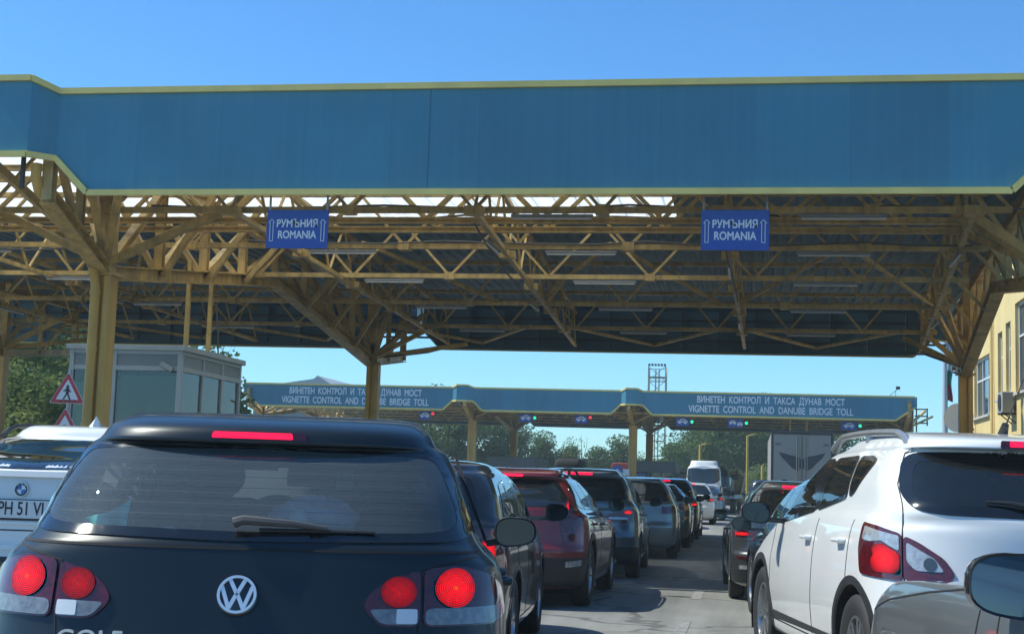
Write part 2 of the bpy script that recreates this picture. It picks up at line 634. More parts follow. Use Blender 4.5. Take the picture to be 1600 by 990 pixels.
class Body:
    """body skin lofted through horizontal rings (zr, zf, yr, yf, w, cap_r, cap_f, n_r, crown)"""

    def __init__(self, rings, L, res=0.03, taper=0.035):
        n1, n2, n3 = (int(1.15 / res), int((L - 1.2) / (res * 1.5)), int(0.9 / res / 1.3))
        self.n1 = n1
        keys = []
        for (zr, zf, yr, yf, w, cr, cf, nr, crown) in rings:
            cr, cf = min(cr, 0.45 * (yf - yr)), min(cf, 0.45 * (yf - yr))
            f = np.linspace(0, PI / 2, 160)
            rear = np.stack([w * np.sin(f) ** (2 / nr), yr + cr * (1 - np.cos(f) ** (2 / nr))], 1)
            front = np.stack([w * np.cos(f) ** (2 / 2.6), yf - cf * (1 - np.sin(f) ** (2 / 2.6))], 1)
            rear = resample(rear, n1)
            front = resample(front, n3)
            side = np.stack([np.full(n2, w), np.linspace(yr + cr, yf - cf, n2)], 1)
            p = np.concatenate([rear, side[1:-1], front])
            t = (p[:, 1] - yr) / max(1e-6, yf - yr)
            yy = (p[:, 1] - L * 0.5) / (L * 0.5)
            p[:, 0] *= 1 - taper * yy ** 2
            z = zr + (zf - zr) * t + crown * 4 * t * (1 - t)
            keys.append(np.concatenate([p, z[:, None]], 1))
        keys = np.array(keys)
        self.n = keys.shape[1]
        d = np.linalg.norm(np.diff(keys, axis=0), axis=2)
        ch = np.r_[0, np.cumsum(np.maximum(0.012, np.percentile(d, 40, axis=1)))]
        tt = []
        for i in range(len(ch) - 1):
            k = max(1, int(math.ceil((ch[i + 1] - ch[i]) / res)))
            tt += list(np.linspace(ch[i], ch[i + 1], k, endpoint=False))
        tt.append(ch[-1])
        self.G = pchip(keys, ch, tt)
        self.L = L
        self.res = res
        self.cache = {}
        self.jm = int(np.argmax(self.G[:, :, 0].mean(0)))

    def contour(self, z):
        k = round(z, 3)
        if k not in self.cache:
            G = self.G
            n = self.n
            out = np.zeros((n, 3))
            Z = np.maximum.accumulate(G[:, :, 2], axis=0) + np.arange(G.shape[0])[:, None] * 1e-7
            for j in range(n):
                out[j, 0] = np.interp(k, Z[:, j], G[:, j, 0])
                out[j, 1] = np.interp(k, Z[:, j], G[:, j, 1])
            out[:, 2] = k
            s = np.r_[0, np.cumsum(np.hypot(*np.diff(out[:, :2], axis=0).T))]
            self.cache[k] = (out, s)
        return self.cache[k]

    def pos(self, mode, u, z):
        c, s = self.contour(z)
        sg = 1
        if mode == 'arc':
            sg = 1 if u >= 0 else -1
            a = abs(u)
            x, y = np.interp(a, s, c[:, 0]), np.interp(a, s, c[:, 1])
        elif mode == 'rear':
            sg = 1 if u >= 0 else -1
            h = c[:self.n1 + 2]
            xs = np.maximum.accumulate(h[:, 0]) + np.arange(len(h)) * 1e-7
            x, y = abs(u), np.interp(abs(u), xs, h[:, 1])
        elif mode == 'front':
            sg = 1 if u >= 0 else -1
            h = c[self.jm:][::-1]
            xs = np.maximum.accumulate(h[:, 0]) + np.arange(len(h)) * 1e-7
            x, y = abs(u), np.interp(abs(u), xs, h[:, 1])
        else:
            sg = 1 if mode == 'right' else -1
            ys = np.maximum.accumulate(c[:, 1]) + np.arange(len(c)) * 1e-7
            x, y = np.interp(u, ys, c[:, 0]), u
        return Vector((sg * x, y, z))

    def point(self, mode, u, z):
        e = 0.012
        p = self.pos(mode, u, z)
        du = self.pos(mode, u + e, z) - self.pos(mode, u - e, z)
        dz = self.pos(mode, u, z + e) - self.pos(mode, u, z - e)
        nrm = du.cross(dz)
        if nrm.length < 1e-9:
            nrm = Vector((p.x, p.y - self.L / 2, 0))
        nrm.normalize()
        if nrm.dot(Vector((p.x, p.y - self.L / 2, 0))) < 0:
            nrm = -nrm
        return p, nrm

    def mesh(self, name, mat, parent, arches=(), holes=(), solid=0.0, inner=None):
        G = self.G
        nr, n = G.shape[:2]
        full = 2 * n - 2
        P = np.zeros((nr, full, 3))
        P[:, :n] = G
        P[:, n:] = G[:, n - 2:0:-1] * np.array([-1, 1, 1])
        V = P.reshape(-1, 3).copy()
        for (ya, za, ra) in arches:
            dy, dz = V[:, 1] - ya, V[:, 2] - za
            d = np.hypot(dy, dz)
            near = (np.abs(V[:, 0]) > 0.45) & (np.abs(d - ra) < self.res * 0.8) & (V[:, 2] > 0.22)
            k = ra / np.maximum(d, 1e-6)
            V[near, 1] = ya + dy[near] * k[near]
            V[near, 2] = za + dz[near] * k[near]
        i0 = np.arange(nr - 1)[:, None] * full + np.arange(full)[None]
        i1 = np.arange(nr - 1)[:, None] * full + (np.arange(full)[None] + 1) % full
        F = np.stack([i0, i1, i1 + full, i0 + full], -1).reshape(-1, 4)
        C = V[F].mean(1)
        keep = np.ones(len(F), bool)
        for (ya, za, ra) in arches:
            keep &= ~((np.abs(C[:, 0]) > 0.4) & (np.hypot(C[:, 1] - ya, C[:, 2] - za) < ra))
        for (mode, poly) in holes:
            px = [q[0] for q in poly]
            pz = [q[1] for q in poly]
            for i in np.nonzero(keep & (C[:, 2] > min(pz)) & (C[:, 2] < max(pz)))[0]:
                x, y, z = C[i]
                if mode == 'rear' and y < self.L * 0.4:
                    u = x
                elif mode == 'front' and y > self.L * 0.45:
                    u = x
                elif mode == 'side' and abs(x) > 0.3:
                    u = y
                else:
                    continue
                if inside((u, z), poly):
                    keep[i] = False
        faces = [tuple(int(q) for q in f) for f in F[keep]]
        top = tuple(range((nr - 1) * full, nr * full))
        faces.append(top)
        me = bpy.data.meshes.new(name)
        me.from_pydata([tuple(v) for v in V], [], faces)
        me.materials.append(mat)
        if inner:
            me.materials.append(inner)
        me.polygons.foreach_set('use_smooth', [True] * len(me.polygons))
        bm = bmesh.new()
        bm.from_mesh(me)
        bmesh.ops.delete(bm, geom=[v for v in bm.verts if not v.link_faces], context='VERTS')
        bmesh.ops.recalc_face_normals(bm, faces=bm.faces)
        cen = Vector((0, self.L / 2, 0.7))
        if sum(f.normal.dot((f.calc_center_median() - cen).normalized()) * f.calc_area() for f in bm.faces) < 0:
            bmesh.ops.reverse_faces(bm, faces=bm.faces)
        bm.to_mesh(me)
        bm.free()
        o = bpy.data.objects.new(name, me)
        link(o, parent)
        if solid:
            s = o.modifiers.new('thickness', 'SOLIDIFY')
            s.thickness = solid
            s.offset = -1
            if inner:
                s.material_offset = 1
                s.material_offset_rim = 1
        # the floor pan
        b = MB()
        b.add([tuple(v) for v in P[0]], [tuple(range(full))])
        b.build('floor_pan', M_UNDER, parent)
        return o

    def patch(self, name, poly, mode, mat, parent, off=0.003, depth=0.012, h=None, holes=()):
        h = h or max(self.res * 1.1, 0.012)
        # densify the outline
        out = []
        L = len(poly)
        for i in range(L):
            a, b = Vector(poly[i]), Vector(poly[(i + 1) % L])
            k = max(1, int(round((b - a).length / h)))
            for q in range(k):
                p = a.lerp(b, q / k)
                out.append(Vector((p.x, p.y)))
        nb = len(out)
        verts = list(out)
        edges = [(i, (i + 1) % nb) for i in range(nb)]
        inner_polys = []
        for hp in holes:
            st = len(verts)
            hh = []
            for i in range(len(hp)):
                a, b = Vector(hp[i]), Vector(hp[(i + 1) % len(hp)])
                k = max(1, int(round((b - a).length / h)))
                for q in range(k):
                    p = a.lerp(b, q / k)
                    hh.append(Vector((p.x, p.y)))
            verts += hh
            edges += [(st + i, st + (i + 1) % len(hh)) for i in range(len(hh))]
            inner_polys.append([(p.x, p.y) for p in hh])
        op = [(p.x, p.y) for p in out]
        x0, x1 = min(p[0] for p in op), max(p[0] for p in op)
        z0, z1 = min(p[1] for p in op), max(p[1] for p in op)
        ip = inset(op, h * 0.45)
        nx, nz = int((x1 - x0) / h) + 1, int((z1 - z0) / h) + 1
        for i in range(nx):
            for j in range(nz):
                q = (x0 + (i + 0.5) * h, z0 + (j + 0.5) * h)
                if inside(q, ip) and not any(inside(q, hp) for hp in inner_polys):
                    verts.append(Vector(q))
        vo, eo, fo, _, _, _ = geometry.delaunay_2d_cdt(verts, edges, [], 1, 1e-6)
        fo = [f for f in fo if not any(inside((sum(vo[i].x for i in f) / len(f), sum(vo[i].y for i in f) / len(f)), hp) for hp in inner_polys)]
        P3, N3 = [], []
        for v in vo:
            p, nrm = self.point(mode, v.x, v.y)
            P3.append(p)
            N3.append(nrm)
        V = [p + nn * off for p, nn in zip(P3, N3)]
        F = []
        for f in fo:
            a, b, c = V[f[0]], V[f[1]], V[f[2]]
            nn = (b - a).cross(c - a)
            F.append(tuple(f) if nn.dot(N3[f[0]]) > 0 else tuple(f)[::-1])
        # skirt
        cnt = {}
        for f in F:
            for i in range(len(f)):
                e = (f[i], f[(i + 1) % len(f)])
                cnt[e] = cnt.get(e, 0) + 1
        base = len(V)
        idx = {}

        def dup(i, low):
            k = (i, low)
            if k not in idx:
                idx[k] = len(V)
                V.append(P3[i] + N3[i] * (off - depth if low else off))
            return idx[k]
        sk = []
        for (a, b) in list(cnt):
            if (b, a) not in cnt:
                sk.append((dup(b, 0), dup(a, 0), dup(a, 1), dup(b, 1)))
        nf = len(F)
        F += sk
        me = bpy.data.meshes.new(name)
        me.from_pydata([tuple(v) for v in V], [], F)
        me.materials.append(mat)
        me.polygons.foreach_set('use_smooth', [True] * len(me.polygons))
        uvl = me.uv_layers.new(name='UVMap')
        uvs = [((v.x - x0) / max(1e-6, x1 - x0), (v.y - z0) / max(1e-6, z1 - z0)) for v in vo]
        for lp in me.loops:
            i = lp.vertex_index
            uvl.data[lp.index].uv = uvs[i] if i < base else (0, 0)
        o = bpy.data.objects.new(name, me)
        return link(o, parent)

    def strip(self, name, pts, mode, w, mat, parent, off=0.002, depth=0.004, closed=False, obj=True):
        """a narrow band along a polyline on the skin (panel gaps, mouldings)"""
        mb = MB()
        self.strip_into(mb, pts, mode, w, off, depth)
        return mb.build(name, mat, parent, smooth=True)

    def strip_into(self, mb, pts, mode, w, off=0.002, depth=0.004):
        dense = []
        for i in range(len(pts) - 1):
            a, b = Vector(pts[i]), Vector(pts[i + 1])
            k = max(1, int((b - a).length / 0.03))
            for q in range(k):
                dense.append(a.lerp(b, q / k))
        dense.append(Vector(pts[-1]))
        rows = []
        for i, p in enumerate(dense):
            d = (dense[min(i + 1, len(dense) - 1)] - dense[max(i - 1, 0)])
            d.normalize()
            nn = Vector((-d.y, d.x)) * w / 2
            row = []
            for q, o_ in ((p + nn, off - depth), (p + nn, off), (p - nn, off), (p - nn, off - depth)):
                P, N = self.point(mode, q.x, q.y)
                row.append(P + N * o_)
            rows.append(row)
        vs = [v for r_ in rows for v in r_]
        fs = []
        for i in range(len(rows) - 1):
            for k in range(3):
                fs.append((i * 4 + k, i * 4 + k + 1, (i + 1) * 4 + k + 1, (i + 1) * 4 + k))
        mb.add(vs, fs)


def band(B, root, name, z0, z1, half, mat, off=0.006, mode='arc'):
    return B.patch(name, rounded([(-half, z0), (half, z0), (half, z1), (-half, z1)], 0.04), mode, mat, root, off, 0.012, h=0.03)


def wheel(root, x, y, r, w, spokes=5, simple=False, front_steer=0.0):
    """tyre with tread grooves, alloy rim with spokes; axis along X, outer face away from the centre line"""
    sg = 1 if x > 0 else -1
    prof = []
    hw = w / 2
    ri = r * 0.66
    prof += [(ri, -hw * 0.8), (r * 0.80, -hw * 1.0), (r * 0.93, -hw * 0.98), (r * 0.985, -hw * 0.82)]
    for k in range(4):
        c = -hw * 0.6 + k * hw * 0.4
        prof += [(r, c - hw * 0.12), (r - 0.007, c - hw * 0.1), (r - 0.007, c - hw * 0.05), (r, c - hw * 0.03)]
    prof += [(r * 0.985, hw * 0.82), (r * 0.93, hw * 0.98), (r * 0.80, hw * 1.0), (ri, hw * 0.8)]
    mb = MB()
    mb.lathe(prof, axis='X', n=20 if simple else 48)
    t = mb.build('wheel', M_RUB, root, smooth=True)
    t.location = (x, y, r)
    t.rotation_euler = (0, 0, front_steer)
    rb = MB()
    rb.lathe([(ri * 1.01, sg * hw * 0.82), (ri * 0.94, sg * hw * 0.86), (ri * 0.90, sg * hw * 0.6), (ri * 0.86, -sg * hw * 0.5)], axis='X', n=20 if simple else 40)
    rb.lathe([(0.001, sg * hw * 0.62), (r * 0.13, sg * hw * 0.62), (r * 0.15, sg * hw * 0.45)], axis='X', n=16)
    if not simple:
        for k in range(spokes):
            for dd in (-0.10, 0.10):
                a = 2 * PI * k / spokes
                p = (sg * hw * 0.56, math.cos(a) * r * 0.1, math.sin(a) * r * 0.1)
                q = (sg * hw * 0.66, math.cos(a + dd * 1.6) * ri * 0.93, math.sin(a + dd * 1.6) * ri * 0.93)
                rb.bar(p, q, 0.028, 0.03, (1, 0, 0))
    else:
        for k in range(spokes):
            a = 2 * PI * k / spokes
            rb.bar((sg * hw * 0.56, 0, 0), (sg * hw * 0.66, math.cos(a) * ri * 0.93, math.sin(a) * ri * 0.93), 0.06, 0.03, (1, 0, 0))
    rm = rb.build('rim', M_RIM, t, smooth=True)
    db = MB()
    db.lathe([(0.001, 0), (ri * 0.84, 0), (ri * 0.84, -sg * 0.02)], axis='X', n=20)
    db.build('brake_disc', pmat('brake_disc', (0.1, 0.1, 0.1), 0.4, metal=0.7), t, smooth=True)  # mirror tint darkened in place of a dim reflected scene
    return t


def arch_liner(root, side, y, z, ra, w):
    mb = MB()
    vs, fs = [], []
    N = 22
    for i in range(N + 1):
        a = -0.35 + (PI + 0.7) * i / N
        for x in (w - 0.012, w * 0.5):
            vs.append((side * x, y + math.cos(a) * ra * 1.0, z + math.sin(a) * ra * 1.0))
    for i in range(N):
        fs.append((2 * i, 2 * i + 1, 2 * i + 3, 2 * i + 2))
    vs.append((side * w * 0.5, y, z))
    c = len(vs) - 1
    for i in range(N):
        fs.append((2 * i + 1, c, 2 * i + 3))
    mb.add(vs, fs)
    return mb.build('wheel_arch_liner', M_UNDER, root)


def mirror(root, x, y, z, mat, side, w=0.2, h=0.145, arm=0.12, depth=0.12, glassmat=None):
    """door mirror: shell open towards the rear, glass inside, arm to the door; x = inner end at the door"""
    cx = x + side * (arm + w / 2)
    out = []
    for i in range(28):
        a = 2 * PI * i / 28
        ca, sa = math.cos(a), math.sin(a)
        px = math.copysign(abs(ca) ** 0.72, ca) * w / 2
        pz = math.copysign(abs(sa) ** 0.72, sa) * h / 2
        px += 0
        pz *= 1 - 0.18 * (side * px / (w / 2)) if sa < 0 else 1 - 0.05 * (side * px / (w / 2))
        out.append((px, pz))
    mb = MB()
    rings = [(0.90, 0.012), (1.0, 0.0), (1.0, 0.03), (0.96, 0.06), (0.84, 0.09), (0.6, depth), (0.3, depth + 0.012), (0.02, depth + 0.015)]
    n = len(out)
    vs = []
    for s_, dy in rings:
        for px, pz in out:
            vs.append((cx + px * s_, y + dy, z + pz * s_))
    fs = []
    for i in range(len(rings) - 1):
        for k in range(n):
            fs.append((i * n + k, i * n + (k + 1) % n, (i + 1) * n + (k + 1) % n, (i + 1) * n + k))
    mb.add(vs, fs)
    mb.bar((x - side * 0.04, y + 0.05, z - h * 0.42), (cx - side * w * 0.25, y + 0.05, z - h * 0.30), 0.07, 0.035)
    o = mb.build('mirror', mat, root, smooth=True)
    g = MB()
    g.add([(cx + px * 0.91, y + 0.010 + 0.05 * 0, z + pz * 0.91) for px, pz in out], [tuple(range(n))])
    # mirrors are toed so that the driver sees behind
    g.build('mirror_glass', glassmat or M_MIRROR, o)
    return o


def belt_z(s, y):
    return s['zb'] + (s['zbf'] - s['zb']) * (y - s['yb']) / (s['yw'] - s['yb'])


def spec(L=4.3, W=1.8, H=1.5, gc=0.2, zb=1.02, zbf=0.98, yb=0.12, yt=0.42, zt=1.38, yw=3.05, ywt=2.15, wr=0.58, wb=0.84, nr=3.2,
         ntop=3.0, hoodz=0.72, spoil=0.03, capr=0.55, sl=0.015, face=0.035, rings=None, **k):
    h = W / 2
    d = dict(L=L, W=W, H=H, gc=gc, zb=zb, zbf=zbf, yb=yb, yt=yt, zt=zt, yw=yw, ywt=ywt, wr=wr, wb=wb)
    d['rings'] = rings or [
        (gc, gc, 0.16, L - 0.2, h - 0.12, capr * .9, 0.5, nr, 0),
        (gc + 0.07, gc + 0.04, 0.05, L - 0.07, h - 0.035, capr, 0.55, nr, 0),
        (0.46, 0.42, 0.004, L - 0.005, h - 0.012, capr, 0.6, nr, 0),
        (0.62, 0.56, 0.0, L, h, capr, 0.62, nr, 0),
        (0.66, 0.58, 0.03, L - 0.01, h, capr, 0.62, nr, 0),
        (0.82, hoodz, yb * 0.62, L - 0.10, h - 0.006, capr, 0.62, nr, 0.01),
        (zb - 0.07, hoodz + 0.10, yb * 0.86, L - 0.38, h - 0.03, capr, 0.5, nr, 0.03),
        (zb, zbf, yb, yw + 0.05, wb, capr * .92, 0.45, nr, 0.01),
        (zb + 0.025, zbf + 0.03, yb + 0.015, yw - 0.03, wb - 0.018, capr * .9, 0.42, ntop, 0.008),
        ((zb + zt) / 2 + .01, (zbf + zt) / 2 + 0.01, yb + (yt - yb) * 0.5, (yw + ywt) / 2 + 0.02, (wb + wr) / 2 + k.get('midb', 0.02), capr * .75, 0.4, ntop, 0.0),
        (zt, zt - 0.01, yt, ywt, wr, 0.4, 0.4, ntop, 0.012),
        (zt + sl, zt + 0.01, yt - spoil, ywt - 0.10, wr - 0.03, 0.4, 0.4, 2.9, 0.016),
        (zt + sl + face, zt + 0.03, yt - spoil + 0.02, ywt - 0.16, wr - 0.055, 0.4, 0.4, 2.8, 0.02),
        (H - 0.03, H - 0.035, yt + 0.17, ywt - 0.28, wr - 0.13, 0.4, 0.4, 2.6, 0.022),
        (H - 0.008, H - 0.012, yt + 0.42, ywt - 0.5, wr - 0.3, 0.35, 0.35, 2.4, 0.01),
        (H, H, yt + 0.75, ywt - 0.7, 0.03, 0.02, 0.02, 2.0, 0.0)]
    d['mdz'] = k.get('mdz', 0)
    d['axr'] = k.get('axr', 0.82)
    d['axf'] = k.get('axf', L - 0.86)
    d['rw'] = k.get('rw', 0.32)
    d['ra'] = k.get('ra', d['rw'] + 0.055)
    d['track'] = h - 0.015
    b = 0.035
    d['rear_win'] = k.get('rear_win') or [(0, zb + 0.03), (wb - 0.14, zb + 0.04), (wb - 0.10, zb + 0.08), (wr - 0.05, zt - 0.04), (wr - 0.12, zt - 0.015), (0, zt - 0.005)]
    ys0 = yb + 0.62
    yB = (yb + yw) * 0.5 + 0.1
    zl = lambda y: belt_z(d, y) + 0.04
    zu = zt - 0.045
    fA = lambda z: yw - 0.26 - (yw - ywt) * (z - zbf) / (zt - zbf) * 0.93
    d['side_wins'] = k.get('side_wins') or [
        [(ys0 + 0.30, zl(ys0 + .3)), (yB - 0.05, zl(yB)), (yB - 0.05, zu), (ys0 + 0.36, zu - 0.01)],
        [(yB + 0.05, zl(yB)), (fA(zl(yw - .3)) + 0.0, zl(yw - .3)), (fA(zu), zu - 0.005), (yB + 0.05, zu)],
        [(ys0 - 0.18, zl(ys0) + 0.04), (ys0 + 0.24, zl(ys0 + .2)), (ys0 + 0.30, zu - 0.015), (ys0 - 0.02, zu - 0.05)]]
    d['wind'] = k.get('wind') or [(0, zbf + 0.03), (wb - 0.12, zbf + 0.05), (wr - 0.06, zt - 0.06), (0, zt - 0.02)]
    d['door_lines'] = k.get('door_lines') or [ys0 + 0.18, yB, yw - 0.12]
    return d


def sym(half):
    return [tuple(p) for p in half] + [(-p[0], p[1]) for p in half[::-1] if abs(p[0]) > 1e-6]


BODY_OF = {}


def build_car(name, label, s, loc, yaw, body_mat, scale=1.0, res=0.03, see=False, glass=None, side_glass=None, group=None, sides=('right', 'left'),
              lower=None, cat='car', mirrors=True, mirror_mat=None, handles=True, frit=0.045, pane=None, liner=True, wheels_simple=False,
              shell=0.018, handle_mat=None, spokes=5, wheel_y=True):
    root = thing(name, label, cat, loc, yaw, group, scale)
    B = Body(s['rings'], s['L'], res)
    BODY_OF[root.name] = B
    glass = glass or M_DKGLASS
    side_glass = side_glass or glass
    arches = [(s['axr'], s['rw'], s['ra']), (s['axf'], s['rw'], s['ra'])]
    rw = rounded(sym(s['rear_win']), 0.06)
    ri = rounded(sym(pane), 0.08) if pane else inset(rw, frit)
    holes = []
    if see:
        holes = [('rear', inset(ri, -0.012))]
        holes += [('side', inset(rounded(w_, 0.05), 0.012)) for w_ in s['side_wins']]
        holes += [('front', inset(rounded(sym(s['wind']), 0.06), 0.025))]
    body = B.mesh('body', body_mat, root, arches, holes, solid=shell if see else 0.0, inner=M_INT)
    g = B.patch('rear_window', rw, 'rear', glass, root, off=0.003, h=max(0.02, res))
    B.patch('window_border', rw, 'rear', M_FRIT, g, off=0.0045, depth=0.004, h=max(0.02, res), holes=[ri])
    for sd in sides:
        for w_ in s['side_wins']:
            pw = rounded(w_, 0.05)
            gg = B.patch('side_window', pw, sd, side_glass, root, off=0.003, h=max(0.03, res))
            B.patch('window_seal', rounded(inset(w_, -0.016), 0.06), sd, M_GLOSSBLK, gg, off=0.0045, depth=0.006, h=max(0.03, res), holes=[inset(pw, 0.014)])
        w0, w1 = s['side_wins'][0], s['side_wins'][1]
        B.patch('door_pillar', [(w0[1][0] + .012, w0[1][1]), (w1[0][0] - .012, w1[0][1]), (w1[3][0] - .012, w1[3][1]), (w0[2][0] + .012, w0[2][1])], sd, M_GLOSSBLK, root, off=0.0035, h=max(0.03, res))
        # panel gaps round the doors
        mb = MB()
        for y in s['door_lines']:
            z0 = s['gc'] + 0.12
            zt_ = belt_z(s, y) - 0.01
            pts = [(y, zt_), (y + 0.0, 0.62), (y + 0.02, z0)]
            if math.hypot(y - s['axr'], 0.62 - s['rw']) < s['ra'] + 0.12:
                pts = [(y, zt_), (y + 0.02, 0.75), (s['axr'] + s['ra'] * 0.72, s['rw'] + s['ra'] * 0.78)]
            B.strip_into(mb, pts, sd, 0.008)
        B.strip_into(mb, [(s['door_lines'][0] + .02, s['gc'] + 0.12), (s['door_lines'][-1], s['gc'] + 0.12)], sd, 0.008)
        mb.build('door_gap', M_GAP, root, smooth=True)
        if handles:
            for y in (s['door_lines'][0] + 0.16, s['door_lines'][1] + 0.17):
                zz = belt_z(s, y) - 0.13
                hb = MB()
                p0, n0 = B.point(sd, y - 0.08, zz)
                p1, n1 = B.point(sd, y + 0.08, zz)
                sgn = 1 if sd == 'right' else -1
                o_ = Vector((sgn * 0.035, 0, 0))
                hb.tube([p0, p0 + o_ * 0.8 + Vector((0, .015, 0)), p1 + o_ - Vector((0, .02, 0)), p1], [0.012, 0.016, 0.016, 0.012], 8)
                hb.build('door_handle', handle_mat or body_mat, root, smooth=True)
    B.patch('windscreen', rounded(sym(s['wind']), 0.06), 'front', M_GLASS if see else M_DKGLASS, root, off=0.003, h=max(0.04, res))
    for (ya, za, ra) in arches:
        for sd in (1, -1):
            wx, _ = B.point('right' if sd > 0 else 'left', ya, 0.55)
            aw = abs(wx.x)
            if liner:
                arch_liner(root, sd, ya, za, ra, aw)
            if wheel_y:
                wheel(root, sd * (aw - 0.11), ya, s['rw'], 0.2, simple=wheels_simple, spokes=spokes)
    if lower:  # dark cladding ring round each arch and along the sill
        for sd in sides:
            mb = MB()
            for (ya, za, ra) in arches:
                pts = [(ya + math.cos(a) * (ra + 0.025), za + math.sin(a) * (ra + 0.025)) for a in np.linspace(-0.12, PI + 0.12, 26)]
                B.strip_into(mb, pts, sd, lower, off=0.006, depth=0.012)
            B.strip_into(mb, [(s['axr'] + s['ra'], s['gc'] + 0.11), (s['axf'] - s['ra'], s['gc'] + 0.11)], sd, 0.14, off=0.006, depth=0.012)
            mb.build('cladding', M_BLK, root, smooth=True)
    else:
        for sd in sides:
            for (ya, za, ra) in arches:
                mb = MB()
                pts = [(ya + math.cos(a) * (ra + 0.006), za + math.sin(a) * (ra + 0.006)) for a in np.linspace(-0.05, PI + 0.05, 26)]
                B.strip_into(mb, pts, sd, 0.022, off=0.005, depth=0.012)
                mb.build('arch_lip', body_mat, root, smooth=True)
    if mirrors:
        for sd in (1, -1):
            y = s['yw'] - 0.42
            zz = belt_z(s, y) + 0.06 + s.get('mdz', 0)
            p, _ = B.point('right' if sd > 0 else 'left', y, zz - 0.05)
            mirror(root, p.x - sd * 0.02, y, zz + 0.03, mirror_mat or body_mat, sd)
    return root, B


def seats(root, s, rear=True, front=True, col=None):
    mt = col or M_SEAT
    L = s['L']
    if rear:
        mb = MB()
        mb.box((0, s['yb'] + 0.95, 0.62), (1.25, 0.2, 0.62))
        o = mb.build('rear_seat', mt, root, bevel=0.06)
        for x in (-0.42, 0.0, 0.42):
            h = MB()
            h.ball((x, s['yb'] + 0.95, 1.06), (0.13, 0.06, 0.11), 14, 8)
            h.build('headrest', mt, o, smooth=True)
    if front:
        for x in (-0.38, 0.38):
            mb = MB()
            mb.box((x, s['yb'] + 1.75, 0.80), (0.48, 0.16, 0.68))
            o = mb.build('front_seat', mt, root, bevel=0.07)
            h = MB()
            h.ball((x, s['yb'] + 1.72, 1.24), (0.145, 0.07, 0.125), 16, 10)
            h.build('headrest', mt, o, smooth=True)
    mb = MB()
    mb.bb(-s['wb'] + 0.22, s['wb'] - 0.22, s['yb'] + 0.2, s['yb'] + 0.85, s['zb'] - 0.08, s['zb'] - 0.05)
    mb.build('parcel_shelf', M_INT, root)
    mb = MB()
    mb.box((0, s['yw'] - 0.25, s['zbf'] - 0.04), (1.35, 0.55, 0.16))
    mb.build('dashboard', M_INT, root, bevel=0.04)
    mb = MB()
    mb.box((0, s['ywt'] + 0.28, s['zt'] - 0.12), (0.24, 0.03, 0.065))
    mb.bar((0, s['ywt'] + 0.28, s['zt'] - 0.1), (0, s['ywt'] + 0.3, s['zt'] - 0.0), 0.02)
    mb.build('rear_view_mirror', M_BLK, root, bevel=0.01)


def plate(root, B, z, text=None, x=0.0, y_out=0.012, w=0.52, h=0.11, band=True, mat=None):
    p, nrm = B.point('rear', x, z)
    mb = MB()
    mb.box((x, p.y - y_out, z), (w, 0.008, h))
    o = mb.build('number_plate', mat or M_PLATE, root, bevel=0.002)
    if band:
        b2 = MB()
        b2.bb(x - w / 2 + 0.003, x - w / 2 + 0.045, p.y - y_out - 0.0065, p.y - y_out - 0.004, z - h / 2 + 0.004, z + h / 2 - 0.004)
        b2.build('plate_band', M_PLATEBLUE, o)
    if text:
        text_obj('plate_text', text, 0.12, M_BLACKPRINT, o, (x + 0.03, p.y - y_out - 0.0055, z), (PI / 2, 0, 0), extrude=0.0015, bold=0.0012)
        o.children[-1].scale.x = 0.335 / o.children[-1].dimensions.x
    fr = MB()
    for z0, z1 in ((z - h / 2 - 0.014, z - h / 2 - 0.001), (z + h / 2 + 0.001, z + h / 2 + 0.006)):
        fr.bb(x - w / 2 - 0.008, x + w / 2 + 0.008, p.y - y_out - 0.003, p.y - y_out + 0.01, z0, z1)
    fr.build('plate_holder', M_BLK, o)
    return o


def lamp_box(B, root, poly, mode, mat, name='tail_light', off=0.006, r=0.03, lit=None, litmat=None, litname='lit_lens', label=None):
    o = B.patch(name, rounded(poly, r), mode, mat, root, off=off, depth=0.02, h=0.02)
    if lit:
        for i, pl in enumerate(lit):
            B.patch(litname, rounded(pl, 0.02), mode, litmat or M_LITSOFT, o, off=off + 0.003, depth=0.005, h=0.02)
    if label:
        o['label'] = label
    return o


def mirror_poly(poly):
    return [(-a, b) for a, b in poly][::-1]


def disc_poly(u, z, ru, rz=None, n=28):
    rz = rz or ru
    return [(u + ru * math.cos(2 * PI * k / n), z + rz * math.sin(2 * PI * k / n)) for k in range(n)]


# ------------------------------------------------------------------ ground and road
def sheet(name, x0, x1, y0, y1, z, mat, nx=1, ny=1):
    mb = MB()
    vs = [(x0 + (x1 - x0) * i / nx, y0 + (y1 - y0) * j / ny, z) for j in range(ny + 1) for i in range(nx + 1)]
    fs = [(j * (nx + 1) + i, j * (nx + 1) + i + 1, (j + 1) * (nx + 1) + i + 1, (j + 1) * (nx + 1) + i) for j in range(ny) for i in range(nx)]
    mb.add(vs, fs)
    return tag(mb.build(name, mat), kind='structure')


